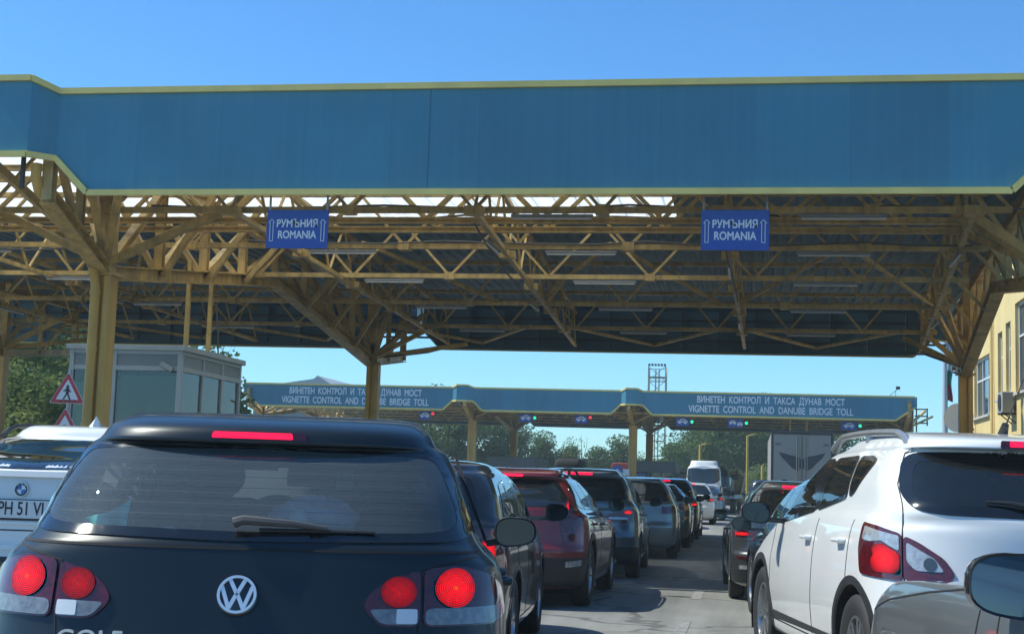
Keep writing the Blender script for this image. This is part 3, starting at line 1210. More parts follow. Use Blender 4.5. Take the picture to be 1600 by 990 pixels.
def road_mat():
    mt = bpy.data.materials.new('worn_asphalt')
    mt.use_nodes = True
    nt = mt.node_tree
    b = nt.nodes['Principled BSDF']
    b.inputs['Roughness'].default_value = 0.85
    tc = nt.nodes.new('ShaderNodeTexCoord')

    def noise(scale, detail=6, rough=0.6, vec=None):
        n = nt.nodes.new('ShaderNodeTexNoise')
        n.inputs['Scale'].default_value = scale
        n.inputs['Detail'].default_value = detail
        n.inputs['Roughness'].default_value = rough
        nt.links.new(vec or tc.outputs['Object'], n.inputs['Vector'])
        return n.outputs['Fac']

    def ramp(fac, p0, c0, p1, c1):
        r = nt.nodes.new('ShaderNodeValToRGB')
        r.color_ramp.elements[0].position = p0
        r.color_ramp.elements[1].position = p1
        r.color_ramp.elements[0].color = (*c0, 1)
        r.color_ramp.elements[1].color = (*c1, 1)
        nt.links.new(fac, r.inputs['Fac'])
        return r.outputs['Color']

    def mix(a, bb, blend, fac):
        mx = nt.nodes.new('ShaderNodeMix')
        mx.data_type = 'RGBA'
        mx.blend_type = blend
        mx.inputs['Factor'].default_value = fac
        nt.links.new(a, mx.inputs['A'])
        nt.links.new(bb, mx.inputs['B'])
        return mx.outputs['Result']
    mp = nt.nodes.new('ShaderNodeMapping')
    mp.inputs['Scale'].default_value = (1.1, 0.08, 1)
    nt.links.new(tc.outputs['Object'], mp.inputs['Vector'])
    c = ramp(noise(0.5), 0.35, (0.20, 0.20, 0.19), 0.7, (0.265, 0.265, 0.25))
    c = mix(c, ramp(noise(1.0, 5, 0.6, mp.outputs['Vector']), 0.35, (0.60, 0.60, 0.59), 0.65, (1.15, 1.15, 1.15)), 'MULTIPLY', 1.0)
    c = mix(c, ramp(noise(90, 3), 0.3, (0.75, 0.75, 0.75), 0.7, (1.2, 1.2, 1.2)), 'MULTIPLY', 1.0)
    c = mix(c, ramp(noise(2.3, 8, 0.7), 0.58, (1, 1, 1), 0.72, (0.62, 0.61, 0.60)), 'MULTIPLY', 1.0)
    sp = nt.nodes.new('ShaderNodeSeparateXYZ')
    nt.links.new(tc.outputs['Object'], sp.inputs[0])

    def mth(op, x, y=None):
        q = nt.nodes.new('ShaderNodeMath')
        q.operation = op
        for i, v in enumerate((x, y)):
            if isinstance(v, (int, float)):
                q.inputs[i].default_value = v
            elif v is not None:
                nt.links.new(v, q.inputs[i])
        return q.outputs[0]
    for off, wd, lo in ((-2.35, 0.42, 0.70), (0.85, 0.45, 0.72)):
        d = mth('DIVIDE', mth('ABSOLUTE', mth('SUBTRACT', sp.outputs['X'], off)), wd)
        band_ = mth('SUBTRACT', 1.0, mth('MINIMUM', d, 1.0))
        mp2 = nt.nodes.new('ShaderNodeMapping')
        mp2.inputs['Scale'].default_value = (2.0, 0.6, 1)
        nt.links.new(tc.outputs['Object'], mp2.inputs['Vector'])
        k = mth('MULTIPLY', band_, mth('MULTIPLY', noise(2.4, 7, 0.7, mp2.outputs['Vector']), 1.6))
        c = mix(c, ramp(k, 0.1, (1, 1, 1), 0.9, (lo, lo, lo)), 'MULTIPLY', 1.0)
    vor = nt.nodes.new('ShaderNodeTexVoronoi')
    vor.feature = 'DISTANCE_TO_EDGE'
    vor.inputs['Scale'].default_value = 0.22
    nzv = nt.nodes.new('ShaderNodeTexNoise')
    nzv.inputs['Scale'].default_value = 1.5
    nt.links.new(tc.outputs['Object'], nzv.inputs['Vector'])
    addv = nt.nodes.new('ShaderNodeVectorMath')
    addv.operation = 'MULTIPLY_ADD'
    addv.inputs[1].default_value = (0.8, 0.8, 0)
    nt.links.new(nzv.outputs['Color'], addv.inputs[0])
    nt.links.new(tc.outputs['Object'], addv.inputs[2])
    nt.links.new(addv.outputs[0], vor.inputs['Vector'])
    c = mix(c, ramp(vor.outputs['Distance'], 0.003, (0.45, 0.45, 0.45), 0.008, (1, 1, 1)), 'MULTIPLY', 1.0)
    nt.links.new(c, b.inputs['Base Color'])
    bp = nt.nodes.new('ShaderNodeBump')
    bp.inputs['Strength'].default_value = 0.35
    bp.inputs['Distance'].default_value = 0.01
    nt.links.new(noise(120, 3), bp.inputs['Height'])
    nt.links.new(bp.outputs['Normal'], b.inputs['Normal'])
    return mt


sheet('ground', -2500, 2500, -600, 4500, -0.02, pmat('dry_grass_soil', (0.10, 0.105, 0.055), 0.95, var=0.4, vscale=0.05))
sheet('road', -34, 26, -60, 210, 0.0, road_mat(), 2, 2)
# worn lane dashes and a tar crack
mk = MB()
for (x, y) in [(-0.62, 6.0), (-0.62, 13.2), (-0.62, 17.4), (-0.75, 31), (-0.75, 36), (-0.75, 46), (-0.75, 52), (-0.75, 58), (-0.75, 64), (-0.75, 70)]:
    mk.add([(x - .06, y, .004), (x + .06, y, .004), (x + .06, y + 1.3, .004), (x - .06, y + 1.3, .004)], [(0, 1, 2, 3)])
tag(mk.build('road_markings', pmat('worn_road_paint', (0.225, 0.225, 0.215), 0.85, var=0.4, vscale=9)), kind='structure')

# raised islands under the column lines
M_CONC = pmat('concrete', (0.30, 0.29, 0.27), 0.9, var=0.2, vscale=2, bump=0.3)
for nm, x0, x1, y0, y1 in (('island_kerb', -13.0, -9.3, 20, 39), ('island_kerb', 4.6, 6.2, 20.2, 39), ('island_kerb', -16.6, -14.8, 78, 98), ('island_kerb', -7.3, -5.6, 78, 98)):
    mb = MB()
    mb.bb(x0, x1, y0, y1, 0.002, 0.15)
    tag(mb.build(nm, M_CONC, bevel=0.03), kind='structure')

# ------------------------------------------------------------------ canopies
M_YEL = pmat('ochre_steel_paint', (0.60, 0.40, 0.13), 0.5, var=0.38, vscale=2.2, streak=0.55, dirt=(0.22, 0.15, 0.075))
M_YELCOL = pmat('yellow_column_paint', (0.64, 0.37, 0.08), 0.5, var=0.15, vscale=1.5, streak=0.35, dirt=(0.22, 0.15, 0.07))
M_TRIM = pmat('pale_yellow_trim', (0.80, 0.62, 0.18), 0.45, var=0.12, vscale=2)
M_FASC = pmat('blue_fascia_sheet', (0.045, 0.215, 0.305), 0.42, var=0.10, vscale=0.6, streak=0.45, dirt=(0.09, 0.25, 0.32))


def panel_joints(mt, width=1.24):
    """each sheet of cladding has its own slightly faded shade, with a fine joint between sheets"""
    nt = mt.node_tree
    b = nt.nodes['Principled BSDF']
    src = b.inputs['Base Color'].links[0].from_socket
    tc = nt.nodes.new('ShaderNodeTexCoord')
    sp = nt.nodes.new('ShaderNodeSeparateXYZ')
    nt.links.new(tc.outputs['Object'], sp.inputs[0])
    dv = nt.nodes.new('ShaderNodeMath')
    dv.operation = 'DIVIDE'
    dv.inputs[1].default_value = width
    nt.links.new(sp.outputs['X'], dv.inputs[0])
    fl = nt.nodes.new('ShaderNodeMath')
    fl.operation = 'FLOOR'
    nt.links.new(dv.outputs[0], fl.inputs[0])
    wn_ = nt.nodes.new('ShaderNodeTexWhiteNoise')
    wn_.noise_dimensions = '1D'
    nt.links.new(fl.outputs[0], wn_.inputs['W'])
    mr = nt.nodes.new('ShaderNodeMapRange')
    mr.inputs[3].default_value = 0.91
    mr.inputs[4].default_value = 1.09
    nt.links.new(wn_.outputs['Value'], mr.inputs[0])
    fr = nt.nodes.new('ShaderNodeMath')
    fr.operation = 'FRACT'
    nt.links.new(dv.outputs[0], fr.inputs[0])
    lt = nt.nodes.new('ShaderNodeMath')
    lt.operation = 'LESS_THAN'
    lt.inputs[1].default_value = 0.012
    nt.links.new(fr.outputs[0], lt.inputs[0])
    jm = nt.nodes.new('ShaderNodeMath')
    jm.operation = 'MULTIPLY_ADD'
    jm.inputs[1].default_value = -0.12
    nt.links.new(lt.outputs[0], jm.inputs[0])
    nt.links.new(mr.outputs[0], jm.inputs[2])
    vm = nt.nodes.new('ShaderNodeVectorMath')
    vm.operation = 'SCALE'
    nt.links.new(src, vm.inputs[0])
    nt.links.new(jm.outputs[0], vm.inputs['Scale'])
    nt.links.new(vm.outputs[0], b.inputs['Base Color'])


panel_joints(M_FASC)
M_DECK = pmat('roof_sheet_underside', (0.16, 0.26, 0.33), 0.6, metal=0.0, var=0.2, vscale=1.0)
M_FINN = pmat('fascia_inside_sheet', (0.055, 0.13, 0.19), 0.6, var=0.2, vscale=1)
M_LAMPWHITE = pmat('white_batten', (0.72, 0.73, 0.72), 0.4, var=0.1)

sk = bpy.data.materials.new('translucent_roof_sheet')
sk.use_nodes = True
_n = sk.node_tree
_n.nodes.remove(_n.nodes['Principled BSDF'])
_t = _n.nodes.new('ShaderNodeBsdfTranslucent')
_t.inputs[0].default_value = (0.80, 0.80, 0.76, 1)
_d = _n.nodes.new('ShaderNodeBsdfTransparent')
_d.inputs[0].default_value = (0.9, 0.9, 0.88, 1)
_m = _n.nodes.new('ShaderNodeMixShader')
_m.inputs[0].default_value = 0.35
_n.links.new(_t.outputs[0], _m.inputs[1])
_n.links.new(_d.outputs[0], _m.inputs[2])
_n.links.new(_m.outputs[0], _n.nodes['Material Output'].inputs[0])


def fascia_strip(path, y_dir, name, parent, thick=0.10, mat=None):
    """path: (x, y, zb, zt) points; sheet with thickness towards +y_dir"""
    mb = MB()
    for a, b in zip(path[:-1], path[1:]):
        d = Vector((b[0] - a[0], b[1] - a[1], 0)).normalized()
        nrm = Vector((-d.y, d.x, 0)) * thick * y_dir
        p = [Vector((a[0], a[1], a[2])), Vector((b[0], b[1], b[2])), Vector((b[0], b[1], b[3])), Vector((a[0], a[1], a[3]))]
        mb.prism(p, nrm)
    return mb.build(name, mat or M_FASC, parent)


def trims(path, out, parent, h=0.085, t=0.05):
    top, bot = MB(), MB()
    o = Vector((0, out * (t / 2 + 0.004), 0))
    for a, b in zip(path[:-1], path[1:]):
        top.bar(Vector((a[0], a[1], a[3])) + o, Vector((b[0], b[1], b[3])) + o, t, h)
        bot.bar(Vector((a[0], a[1], a[2])) + o, Vector((b[0], b[1], b[2])) + o, t, h)
    top.build('top_trim', M_TRIM, parent)
    bot.build('bottom_trim', M_TRIM, parent)


def jut(xc, y, zb, zt, s=-1, d=0.3, hw=0.31, rise=0.5, foot=1.12):
    return [(xc - foot, y, zb, zt), (xc - hw - d, y, zb + rise, zt), (xc - hw, y + s * d, zb + rise, zt + 0.12), (xc + hw, y + s * d, zb + rise, zt + 0.12),
            (xc + hw + d, y, zb + rise, zt), (xc + foot, y, zb, zt)]


def corrugated(name, x0, x1, y0, y1, z, mat, parent, pitch=0.25, depth=0.045, ny=1):
    mb = MB()
    xs, zs = [], []
    x = x0
    while x < x1:
        for dx, dz in ((0, 0), (0.30, 0), (0.42, depth), (0.86, depth)):
            xs.append(min(x + dx * pitch, x1))
            zs.append(z + dz)
        x += pitch
    n = len(xs)
    vs = []
    for j in range(ny + 1):
        y = y0 + (y1 - y0) * j / ny
        vs += [(a, y, b) for a, b in zip(xs, zs)]
    fs = [(j * n + i, j * n + i + 1, (j + 1) * n + i + 1, (j + 1) * n + i) for j in range(ny) for i in range(n - 1)]
    mb.add(vs, fs)
    o = mb.build(name, mat, parent)
    s = o.modifiers.new('gauge', 'SOLIDIFY')
    s.thickness = 0.012
    s.offset = 1
    return o


def truss(parent, p0, p1, z0, z1, pitch, name='roof_truss', chord=0.095, web=0.048, gap=0.28, verticals=False):
    """parallel chord truss with W webs between plan points p0 and p1"""
    mb = MB()
    a, b = Vector((*p0, 0)), Vector((*p1, 0))
    L = (b - a).length
    d = (b - a).normalized()
    mb.bar(a + Vector((0, 0, z0)), b + Vector((0, 0, z0)), chord, chord * 0.95)
    mb.bar(a + Vector((0, 0, z1)), b + Vector((0, 0, z1)), chord, chord * 0.95)
    n = max(1, int(round(L / pitch)))
    st = L / n
    for i in range(n):
        lo = a + d * (i * st)
        lo2 = a + d * ((i + 1) * st)
        mid = a + d * ((i + 0.5) * st)
        mb.bar(lo + Vector((0, 0, z0)), mid - d * gap / 2 + Vector((0, 0, z1)), web, web)
        mb.bar(mid + d * gap / 2 + Vector((0, 0, z1)), lo2 + Vector((0, 0, z0)), web, web)
        if i % 2 == 0:
            mb.box(tuple(lo + Vector((0, 0, z0 - 0.0))), (0.2 + chord * abs(d.y), 0.2, chord * 1.5))
    return mb.build(name, M_YEL, parent)


def girder(parent, x, yf, yb, zj, zpeak, ztop, y0, y1, back_x=None, dxf=0.0, webw=0.15):
    """haunched main girder in the road direction over two columns, with cantilever arms to both fascias"""
    bx = x if back_x is None else back_x
    X = lambda y: x + (bx - x) * (y - yf) / (yb - yf)
    P = lambda y, z: Vector((X(y) + (dxf * (yf - y) / (yf - y0) if y < yf else 0), y, z))
    mb = MB()
    ym = (yf + yb) / 2
    nodes = []
    N = 8
    for i in range(N + 1):
        y = yf + (yb - yf) * i / N
        t = 1 - abs(2 * i / N - 1)
        nodes.append((y, zj + (zpeak - zj) * t))
    for (a, za), (b, zb_) in zip(nodes[:-1], nodes[1:]):
        mb.ibeam(P(a, za), P(b, zb_), 0.26, 0.24)
    mb.ibeam(P(y0, ztop), P(y1, ztop), 0.2, 0.22)
    mb.build('girder_chords', M_YEL, parent)
    wb = MB()
    for i in range(1, N):
        y, z = nodes[i]
        wb.ibeam(P(y, z + .1), P(y, ztop - .1), webw, webw, upv=(0, 1, 0))
    for i in range(N):
        (a, za), (b, zb_) = nodes[i], nodes[i + 1]
        if i < N / 2:
            wb.ibeam(P(a, za + .05), P(b, ztop - .1), webw * .9, webw * .9)
        else:
            wb.ibeam(P(b, zb_ + .05), P(a, ztop - .1), webw * .9, webw * .9)
    wb.build('girder_webs', M_YEL, parent)
    for (yc, ye) in ((yf, y0), (yb, y1)):
        kp = MB()
        kp.bb(P(yc, 0).x - .13, P(yc, 0).x + .13, yc - .12, yc + .12, zj + .12, ztop - .02)
        kp.build('king_post', M_YEL, parent)
        cb = MB()
        ze = zj + 0.75 if ye < yc else zj + 0.42
        cb.ibeam(P(yc, zj), P(ye, ze), 0.24, 0.2)
        cb.ibeam(P(ye, ze - 0.05), P(ye, ztop), 0.16, 0.16, upv=(0, 1, 0))
        ymid = (yc + ye) / 2
        cb.ibeam(P(ymid, (zj + ze) / 2), P(ymid, ztop - .1), 0.12, 0.12, upv=(0, 1, 0))
        cb.bar(P(ymid, (zj + ze) / 2), P(ye, ztop - .1), 0.1, 0.1)
        cb.bar(P(yc, zj + .2), P(ymid, ztop - .1), 0.12, 0.12)
        cb.build('cantilever_arm', M_YEL, parent)


def h_column(parent, x, y, z1, mat=None, w=0.33, d=0.29, pipe=True):
    mb = MB()
    f = 0.12
    mb.bb(x - w / 2, x - w / 2 + f, y - d / 2, y + d / 2, 0.0, z1)
    mb.bb(x + w / 2 - f, x + w / 2, y - d / 2, y + d / 2, 0.0, z1)
    mb.bb(x - w / 2 + f, x + w / 2 - f, y - d / 2 + 0.05, y + d / 2 - 0.02, 0.0, z1)
    o = mb.build('column', mat or M_YELCOL, parent, bevel=0.008)
    cp = MB()
    cp.box((x, y, z1 + 0.02), (w + 0.12, d + 0.1, 0.05))
    cp.box((x, y, z1 + 0.3), (0.24, 0.24, 0.5))
    cp.build('cap_plate', M_YEL, o)
    return o


def struts(parent, x, y, zj, ztop, xs, name='knee_brace'):
    """raking braces from a column head out to the trusses on either side"""
    for dx, dy, dz in xs:
        mb = MB()
        mb.bar((x, y, zj + 0.15), (x + dx, y + dy, zj + dz), 0.12, 0.12)
        mb.build(name, M_YEL, parent)


# ---- the near canopy over the queue
Y0, Y1, ZB, ZT = 18.66, 41.44, 5.22, 6.71
canopy = thing('border_canopy', 'long blue fascia canopy on ochre steel trusses right above the queue', 'canopy', (0, 0, 0))
front = [(-24, Y0, ZB, ZT), (-21.9, Y0, ZB, ZT)] + jut(-20.75, Y0, ZB, ZT) + jut(-10.5, Y0, ZB, ZT) + jut(4.38, Y0, ZB, ZT) + [(6.0, Y0, ZB, ZT)]
fascia_strip(front, 1, 'front_fascia', canopy)
trims(front, -1, canopy)
back = [(-24, Y1, ZB, ZT)] + jut(-20.75, Y1, ZB, ZT, 1) + jut(-10.3, Y1, ZB, ZT, 1) + jut(5.65, Y1, ZB, ZT, 1) + [(7.0, Y1, ZB, ZT)]
back = [p for p in back if p[0] < 6.3]
fascia_strip(back, -1, 'back_fascia', canopy, thick=0.06, mat=M_FINN)
trims(back, 1, canopy)
mb = MB()
mb.bb(-4.42, -4.405, Y0 - 0.004, Y0 + 0.02, ZB + .05, ZT - .05)
mb.build('panel_joint', pmat('joint_dark', (0.03, 0.15, 0.22), 0.6), canopy)
# framing posts behind the back fascia
M_FRAMING = pmat('framing_dark', (0.05, 0.06, 0.075), 0.6)
x = -23.0
while x < 5:
    mb = MB()
    mb.bb(x, x + 0.05, Y1 - 0.12, Y1 - 0.06, ZB + 0.1, ZT - 0.1)
    mb.build('fascia_stud', M_FRAMING, canopy)
    x += 1.05
for z in (5.5, 6.1):
    mb = MB()
    mb.bb(-24, 5.4, Y1 - 0.17, Y1 - 0.125, z, z + 0.06)
    mb.build('fascia_rail', M_FRAMING, canopy)
for x in np.arange(-23.5, 5.5, 1.3):
    mb = MB()
    mb.bb(x, x + 0.05, Y0 + 0.11, Y0 + 0.17, ZB + 0.1, ZT - 0.1)
    mb.build('fascia_stud', M_FRAMING, canopy)
# roof deck in three pieces round the bright rooflight strip
corrugated('roof_deck', -24, 5.5, 27.9, 41.3, 6.5, M_DECK, canopy, ny=2)
corrugated('roof_deck', -1.45, 4.9, 18.9, 27.9, 6.5, M_DECK, canopy)
corrugated('roof_deck', -24, -1.45, 18.9, 21.2, 6.5, M_DECK, canopy)
corrugated('rooflight', -24, -1.45, 21.2, 27.9, 6.505, sk, canopy, pitch=0.4, depth=0.03)
mb = MB()
mb.bb(-24, 5.4, Y1 - 0.32, Y1 - 0.18, 6.40, 6.495)
mb.build('flashing', M_FINN, canopy)
# two way truss grid
BX0, BX1 = -10.2, 5.1
TY = [20.95, 24.3, 27.9, 32.15, 37.1]
for y in TY:
    xr = 3.6 + (y - 20) * 0.06
    truss(canopy, (-24, y), (-10.3, y), 5.42, 6.36, 1.9)
    truss(canopy, (-10.1, y), (xr, y), 5.42, 6.36, 1.9)
for y in (22.2, 23.1, 26.0, 30.0, 34.5, 39.4):
    mb = MB()
    mb.ibeam((-24, y, 6.40), (4.9, y, 6.40), 0.08, 0.10)
    mb.build('purlin', M_YEL, canopy)
for y in (21.98, 22.8):
    mb = MB()
    mb.ibeam((-19, y, 5.45), (3.2, y, 5.45), 0.10, 0.10)
    for x in np.arange(-18.5, 2.2, 1.9):
        mb.bar((x, y, 5.47), (x + 0.95, y, 6.4), 0.06)
        mb.bar((x + 0.95, y, 6.4), (x + 1.9, y, 5.47), 0.06)
    mb.build('service_beam', M_YEL, canopy)
for xa, xb in ((-18.5, -18.9), (-14.6, -14.9), (-8.0, -8.9), (-4.15, -5.1), (-0.45, -0.2), (3.1, 4.7)):
    truss(canopy, (xa, 20.7), (xb, Y1 - 0.2), 5.36, 6.30, 2.1, chord=0.085, web=0.042)
# diagonal plan bracing at the level of the bottom chords
for i, (ya, yb_) in enumerate(((37.1, 41.3), (27.9, 32.15))):
    mb = MB()
    for xa in (-22, -18.7, -14.8, -10.0, -4.9, -0.3):
        xb = xa + 4.2
        mb.bar((xa, ya if i == 0 else yb_, 5.46), ((xa + xb) / 2, yb_ if i == 0 else ya, 5.40 if i == 0 else 6.1), 0.07)
        mb.bar((xb, ya if i == 0 else yb_, 5.46), ((xa + xb) / 2, yb_ if i == 0 else ya, 5.40 if i == 0 else 6.1), 0.07)
    mb.build('wind_bracing', M_YEL, canopy)
girder(canopy, -10.28, 21.25, 37.65, 4.45, 5.5, 6.3, 18.86, 41.2, dxf=0.2)
girder(canopy, 4.3, 21.25, 37.65, 4.45, 5.5, 6.3, 18.45, 41.2, back_x=5.4, webw=0.11)
girder(canopy, -20.8, 21.25, 36.9, 4.45, 5.5, 6.3, 18.45, 41.2)
for x, y in ((-10.28, 21.25), (-10.2, 37.65), (5.4, 37.65), (4.3, 21.25), (-20.8, 36.9), (-20.8, 21.25)):
    h_column(canopy, x, y, 4.4)
struts(canopy, -10.2, 37.65, 4.45, 6.3, [(1.6, 0, 1.0), (-1.6, 0, 1.0), (0.9, 1.9, 1.55), (1.05, -2.2, 1.6), (-1.4, -2.6, 1.7), (1.9, 3.2, 0.85)])
struts(canopy, -10.28, 21.25, 4.45, 6.3, [(1.9, 0, 1.0), (-1.9, 0, 1.0), (1.4, 2.4, 1.7), (-1.6, 2.4, 1.7), (-1.5, -2.0, 1.8), (1.3, -2.2, 1.85)])
struts(canopy, 5.4, 37.65, 4.45, 6.3, [(-1.0, 0, 1.0), (-1.3, -2.6, 1.7), (-0.7, 3.4, 0.9), (-1.4, 1.2, 1.0), (-1.2, -4.6, 1.5), (-0.9, -6.4, 1.9)])
struts(canopy, -20.8, 36.9, 4.45, 6.3, [(1.7, 0, 1.0), (-1.7, 0, 1.0), (1.2, 2.4, 1.6), (1.4, -2.4, 1.7), (1.9, 3.0, 0.8)])
struts(canopy, 4.3, 21.25, 4.45, 6.3, [(-1.2, 0, 1.0), (-1.2, 2.6, 1.6), (-1.0, 5.0, 1.8)])
# web members leaning from each girder up to the deck edge
for y, z in ((23.3, 4.7), (25.4, 4.95), (27.4, 5.2), (31.5, 5.2), (33.6, 4.95), (35.6, 4.7)):
    for p_, q_, w_ in (((4.35 + (y - 21) * .066, y, z), (3.2 + (y - 21) * .07, y, 6.35), 0.07), ((-10.2, y, z), (-9.2, y, 6.35), 0.1), ((-10.3, y, z), (-11.3, y, 6.35), 0.1)):
        mb = MB()
        mb.bar(p_, q_, w_, w_)
        mb.build('raking_web', M_YEL, canopy)
# rain pipe from the fascia down the front column
mb = MB()
mb.tube([(-10.21, 18.70, 5.66), (-10.21, 18.70, 5.46), (-10.22, 18.82, 5.30), (-10.34, 20.75, 4.66), (-10.34, 20.95, 4.46), (-10.33, 21.04, 4.2), (-10.33, 21.04, 0.1)], 0.075, 12)
for z in (0.8, 2.0, 3.2, 4.1):
    mb.lathe([(0.088, -0.03), (0.088, 0.03)], (-10.33, 21.04, z), 'Z', 12)
mb.build('rain_pipe', M_YELCOL, canopy, smooth=True)
# cables and conduit strung along the bottom chords
mb = MB()
rnd = random.Random(5)
for (xa, ya, xb, yb_, z) in ((-9.5, 21.1, 3.9, 21.15, 5.52), (-7, 22.0, 1.5, 22.0, 5.53), (-4.3, 21.5, -5.0, 33, 5.30), (-0.5, 21.5, -0.3, 30, 5.30), (-19, 24.2, -11, 24.2, 5.36), (-9, 24.2, 3.6, 24.25, 5.50)):
    pts = []
    for k in range(15):
        t = k / 14
        pts.append((xa + (xb - xa) * t, ya + (yb_ - ya) * t, z - 0.05 * abs(math.sin(t * 11)) + rnd.uniform(-.015, .015)))
    mb.tube(pts, 0.018, 6)
mb.build('cabling', pmat('grey_cable', (0.12, 0.11, 0.10), 0.7), canopy, smooth=True)
mb = MB()
mb.tube([(5.3, 37.6, 4.6), (4.6, 39.5, 5.1), (4.35, 41.2, 5.25)], 0.03, 8)
mb.tube([(-9.9, 37.7, 4.6), (-9.2, 39.8, 4.95), (-8.9, 41.2, 5.24)], 0.03, 8)
mb.build('rain_pipe', M_BLK, canopy, smooth=True)

# fluorescent battens hung under the chords
def batten(x, y, z, along_x, label):
    t = thing('light_fitting', label, 'light fitting', (x, y, z), 0 if along_x else PI / 2, 'fluorescent light fittings under the near canopy')
    mb = MB()
    mb.box((0, 0, 0.03), (1.25, 0.06, 0.035))
    mb.build('housing', pmat('batten_housing', (0.30, 0.30, 0.29), 0.5), t)
    mb = MB()
    mb.tube([(-0.6, 0, -0.012), (0.6, 0, -0.012)], 0.017, 8)
    mb.build('tube', M_LAMPWHITE, t, smooth=True)


ordn = ['front', 'second', 'third', 'fourth', 'back']
xn = {-14.2: 'left of the drainpipe column', -2.9: 'mid bay', 1.4: 'right of the mid bay', -7.2: 'beside the drainpipe girder'}
for i, y in enumerate(TY):
    for x in (-14.2, -7.2, -2.9, 1.4):
        if i == 0 and x < -3:
            continue
        batten(x + (i - 2) * 0.05, y - 0.02, 5.30, True, 'white batten under the %s cross truss, %s' % (ordn[i], xn[x]))
for x, y, w_ in ((-4.35, 23.4, 'front one on the truss left of mid bay'), (-4.85, 31.5, 'rear one on the truss left of mid bay'), (-0.42, 26.0, 'front one of the mid bay pair'), (-0.3, 34.8, 'rear one of the mid bay pair'),
              (3.35, 24.5, 'front one by the yellow building'), (4.2, 34.0, 'rear one by the yellow building'), (-14.8, 31, 'middle of the left bay'), (-14.7, 25, 'left bay above the pedestrian sign'), (-18.7, 33.5, 'left bay by the far left column')):
    batten(x, y, 5.25, False, 'white batten running with the road, ' + w_)

# ---- the far canopy with the toll lettering
FY0, FY1, FZB, FZT = 77.94, 97.5, 5.22, 6.48
far = thing('toll_canopy', 'distant blue fascia canopy lettered vignette control above the toll lanes', 'canopy', (0, 0, 0))
ff = [(-28.75, FY0, FZB + 0.7, FZT), (-27.75, FY0, FZB, FZT)] + jut(-15.9, FY0, FZB, FZT) + jut(-6.45, FY0, FZB, FZT) + [(7.6, FY0, FZB, FZT), (8.6, FY0, FZB + 0.7, FZT)]
fascia_strip(ff, 1, 'front_fascia', far)
trims(ff, -1, far, h=0.09)
fb = [(-28.7, FY1, FZB, FZT)] + jut(-15.9, FY1, FZB, FZT, 1) + jut(-6.45, FY1, FZB, FZT, 1) + [(8.6, FY1, FZB, FZT)]
fascia_strip(fb, -1, 'back_fascia', far, thick=0.06, mat=M_FINN)
trims(fb, 1, far)
mb = MB()
mb.prism([(8.62, FY0, FZB + 0.7), (8.62, FY1, FZB + 0.7), (8.62, FY1, FZT), (8.62, FY0, FZT)], (0.08, 0, 0))
mb.build('end_fascia', M_FASC, far)
mb = MB()
for k in range(10):
    mb.prism([(8.5, FY0 + 0.2 + k * 1.9, 4.6), (8.5, FY0 + 2.0 + k * 1.9, 4.6), (8.5, FY0 + 2.0 + k * 1.9, FZB + 0.7), (8.5, FY0 + 0.2 + k * 1.9, FZB + 0.7)], (0.05, 0, 0))
mb.build('end_cladding', M_YEL, far)
corrugated('roof_deck', -23.2, 8.5, FY0 + .2, FY1 - .1, 6.3, M_DECK, far, pitch=0.4)
corrugated('roof_deck', -28.6, -23.2, FY0 + 7, FY1 - .1, 6.3, M_DECK, far, pitch=0.4)
for y in (79.2, 82.6, 86.4, 90.4, 94.4):
    truss(far, (-28.5, y), (-16, y), 5.35, 6.2, 2.2)
    truss(far, (-15.8, y), (-6.6, y), 5.35, 6.2, 2.2)
    truss(far, (-6.4, y), (8.4, y), 5.35, 6.2, 2.2)
for xx, yf_, yb_ in ((-15.75, 80.3, 94.8), (-6.6, 81.2, 94.8), (8.3, 80.3, 94.8), (-28.4, 80.3, 94.8)):
    girder(far, xx, yf_, yb_, 4.75, 5.5, 6.15, FY0 - 0.2, FY1)
    for y in (yf_, yb_):
        h_column(far, xx, y, 4.7, w=0.46, d=0.4)
        struts(far, xx, y, 4.7, 6.2, [(1.5, 0, 0.9), (-1.5, 0, 0.9), (1.3, 1.9, 1.3), (-1.3, 1.9, 1.3)])
for x0_, w_, sz1, sz2 in ((-22.15, 13.0, 0.62, 0.62), (1.02, 13.0, 0.62, 0.62)):
    a = text_obj('fascia_lettering', 'ВИНЕТЕН  КОНТРОЛ  И  ТАКСА  ДУНАВ  МОСТ', 0.52, M_WHITEPRINT, far, (x0_, FY0 - 0.012, 6.10), (PI / 2, 0, 0), 0.008, 0.012)
    a.scale.x = (7.75 if x0_ < 0 else 7.85) / a.dimensions.x
    b = text_obj('fascia_lettering', 'VIGNETTE  CONTROL  AND  DANUBE  BRIDGE  TOLL', 0.52, M_WHITEPRINT, far, (x0_, FY0 - 0.012, 5.58), (PI / 2, 0, 0), 0.008, 0.012)
    b.scale.x = (8.6 if x0_ < 0 else 8.75) / b.dimensions.x
for x in (2.1, 3.0):
    mb = MB()
    mb.bb(x, x + 0.09, 80.0, 80.09, 3.2, 5.4)
    mb.build('hanger_post', M_YEL, far)


# ------------------------------------------------------------------ yellow border building on the right
M_YWALL = pmat('yellow_render', (0.66, 0.52, 0.24), 0.85, var=0.08, vscale=1.2, streak=0.12, dirt=(0.40, 0.30, 0.12))
bld = thing('border_building', 'two storey yellow rendered building beyond the right end of the canopy', 'building', (0, 0, 0))
WX = 7.5
wins = [(46.9, 50.3, 3.95, 5.9, 3), (44.75, 45.55, 4.3, 6.35, 1), (43.35, 44.15, 4.4, 6.5, 1), (40.6, 42.6, 4.3, 6.9, 2), (37, 39, 4.3, 6.6, 2), (47, 50, 0.9, 2.6, 3), (42, 44.5, 0.9, 2.6, 2), (36, 39, 0.9, 2.6, 2)]
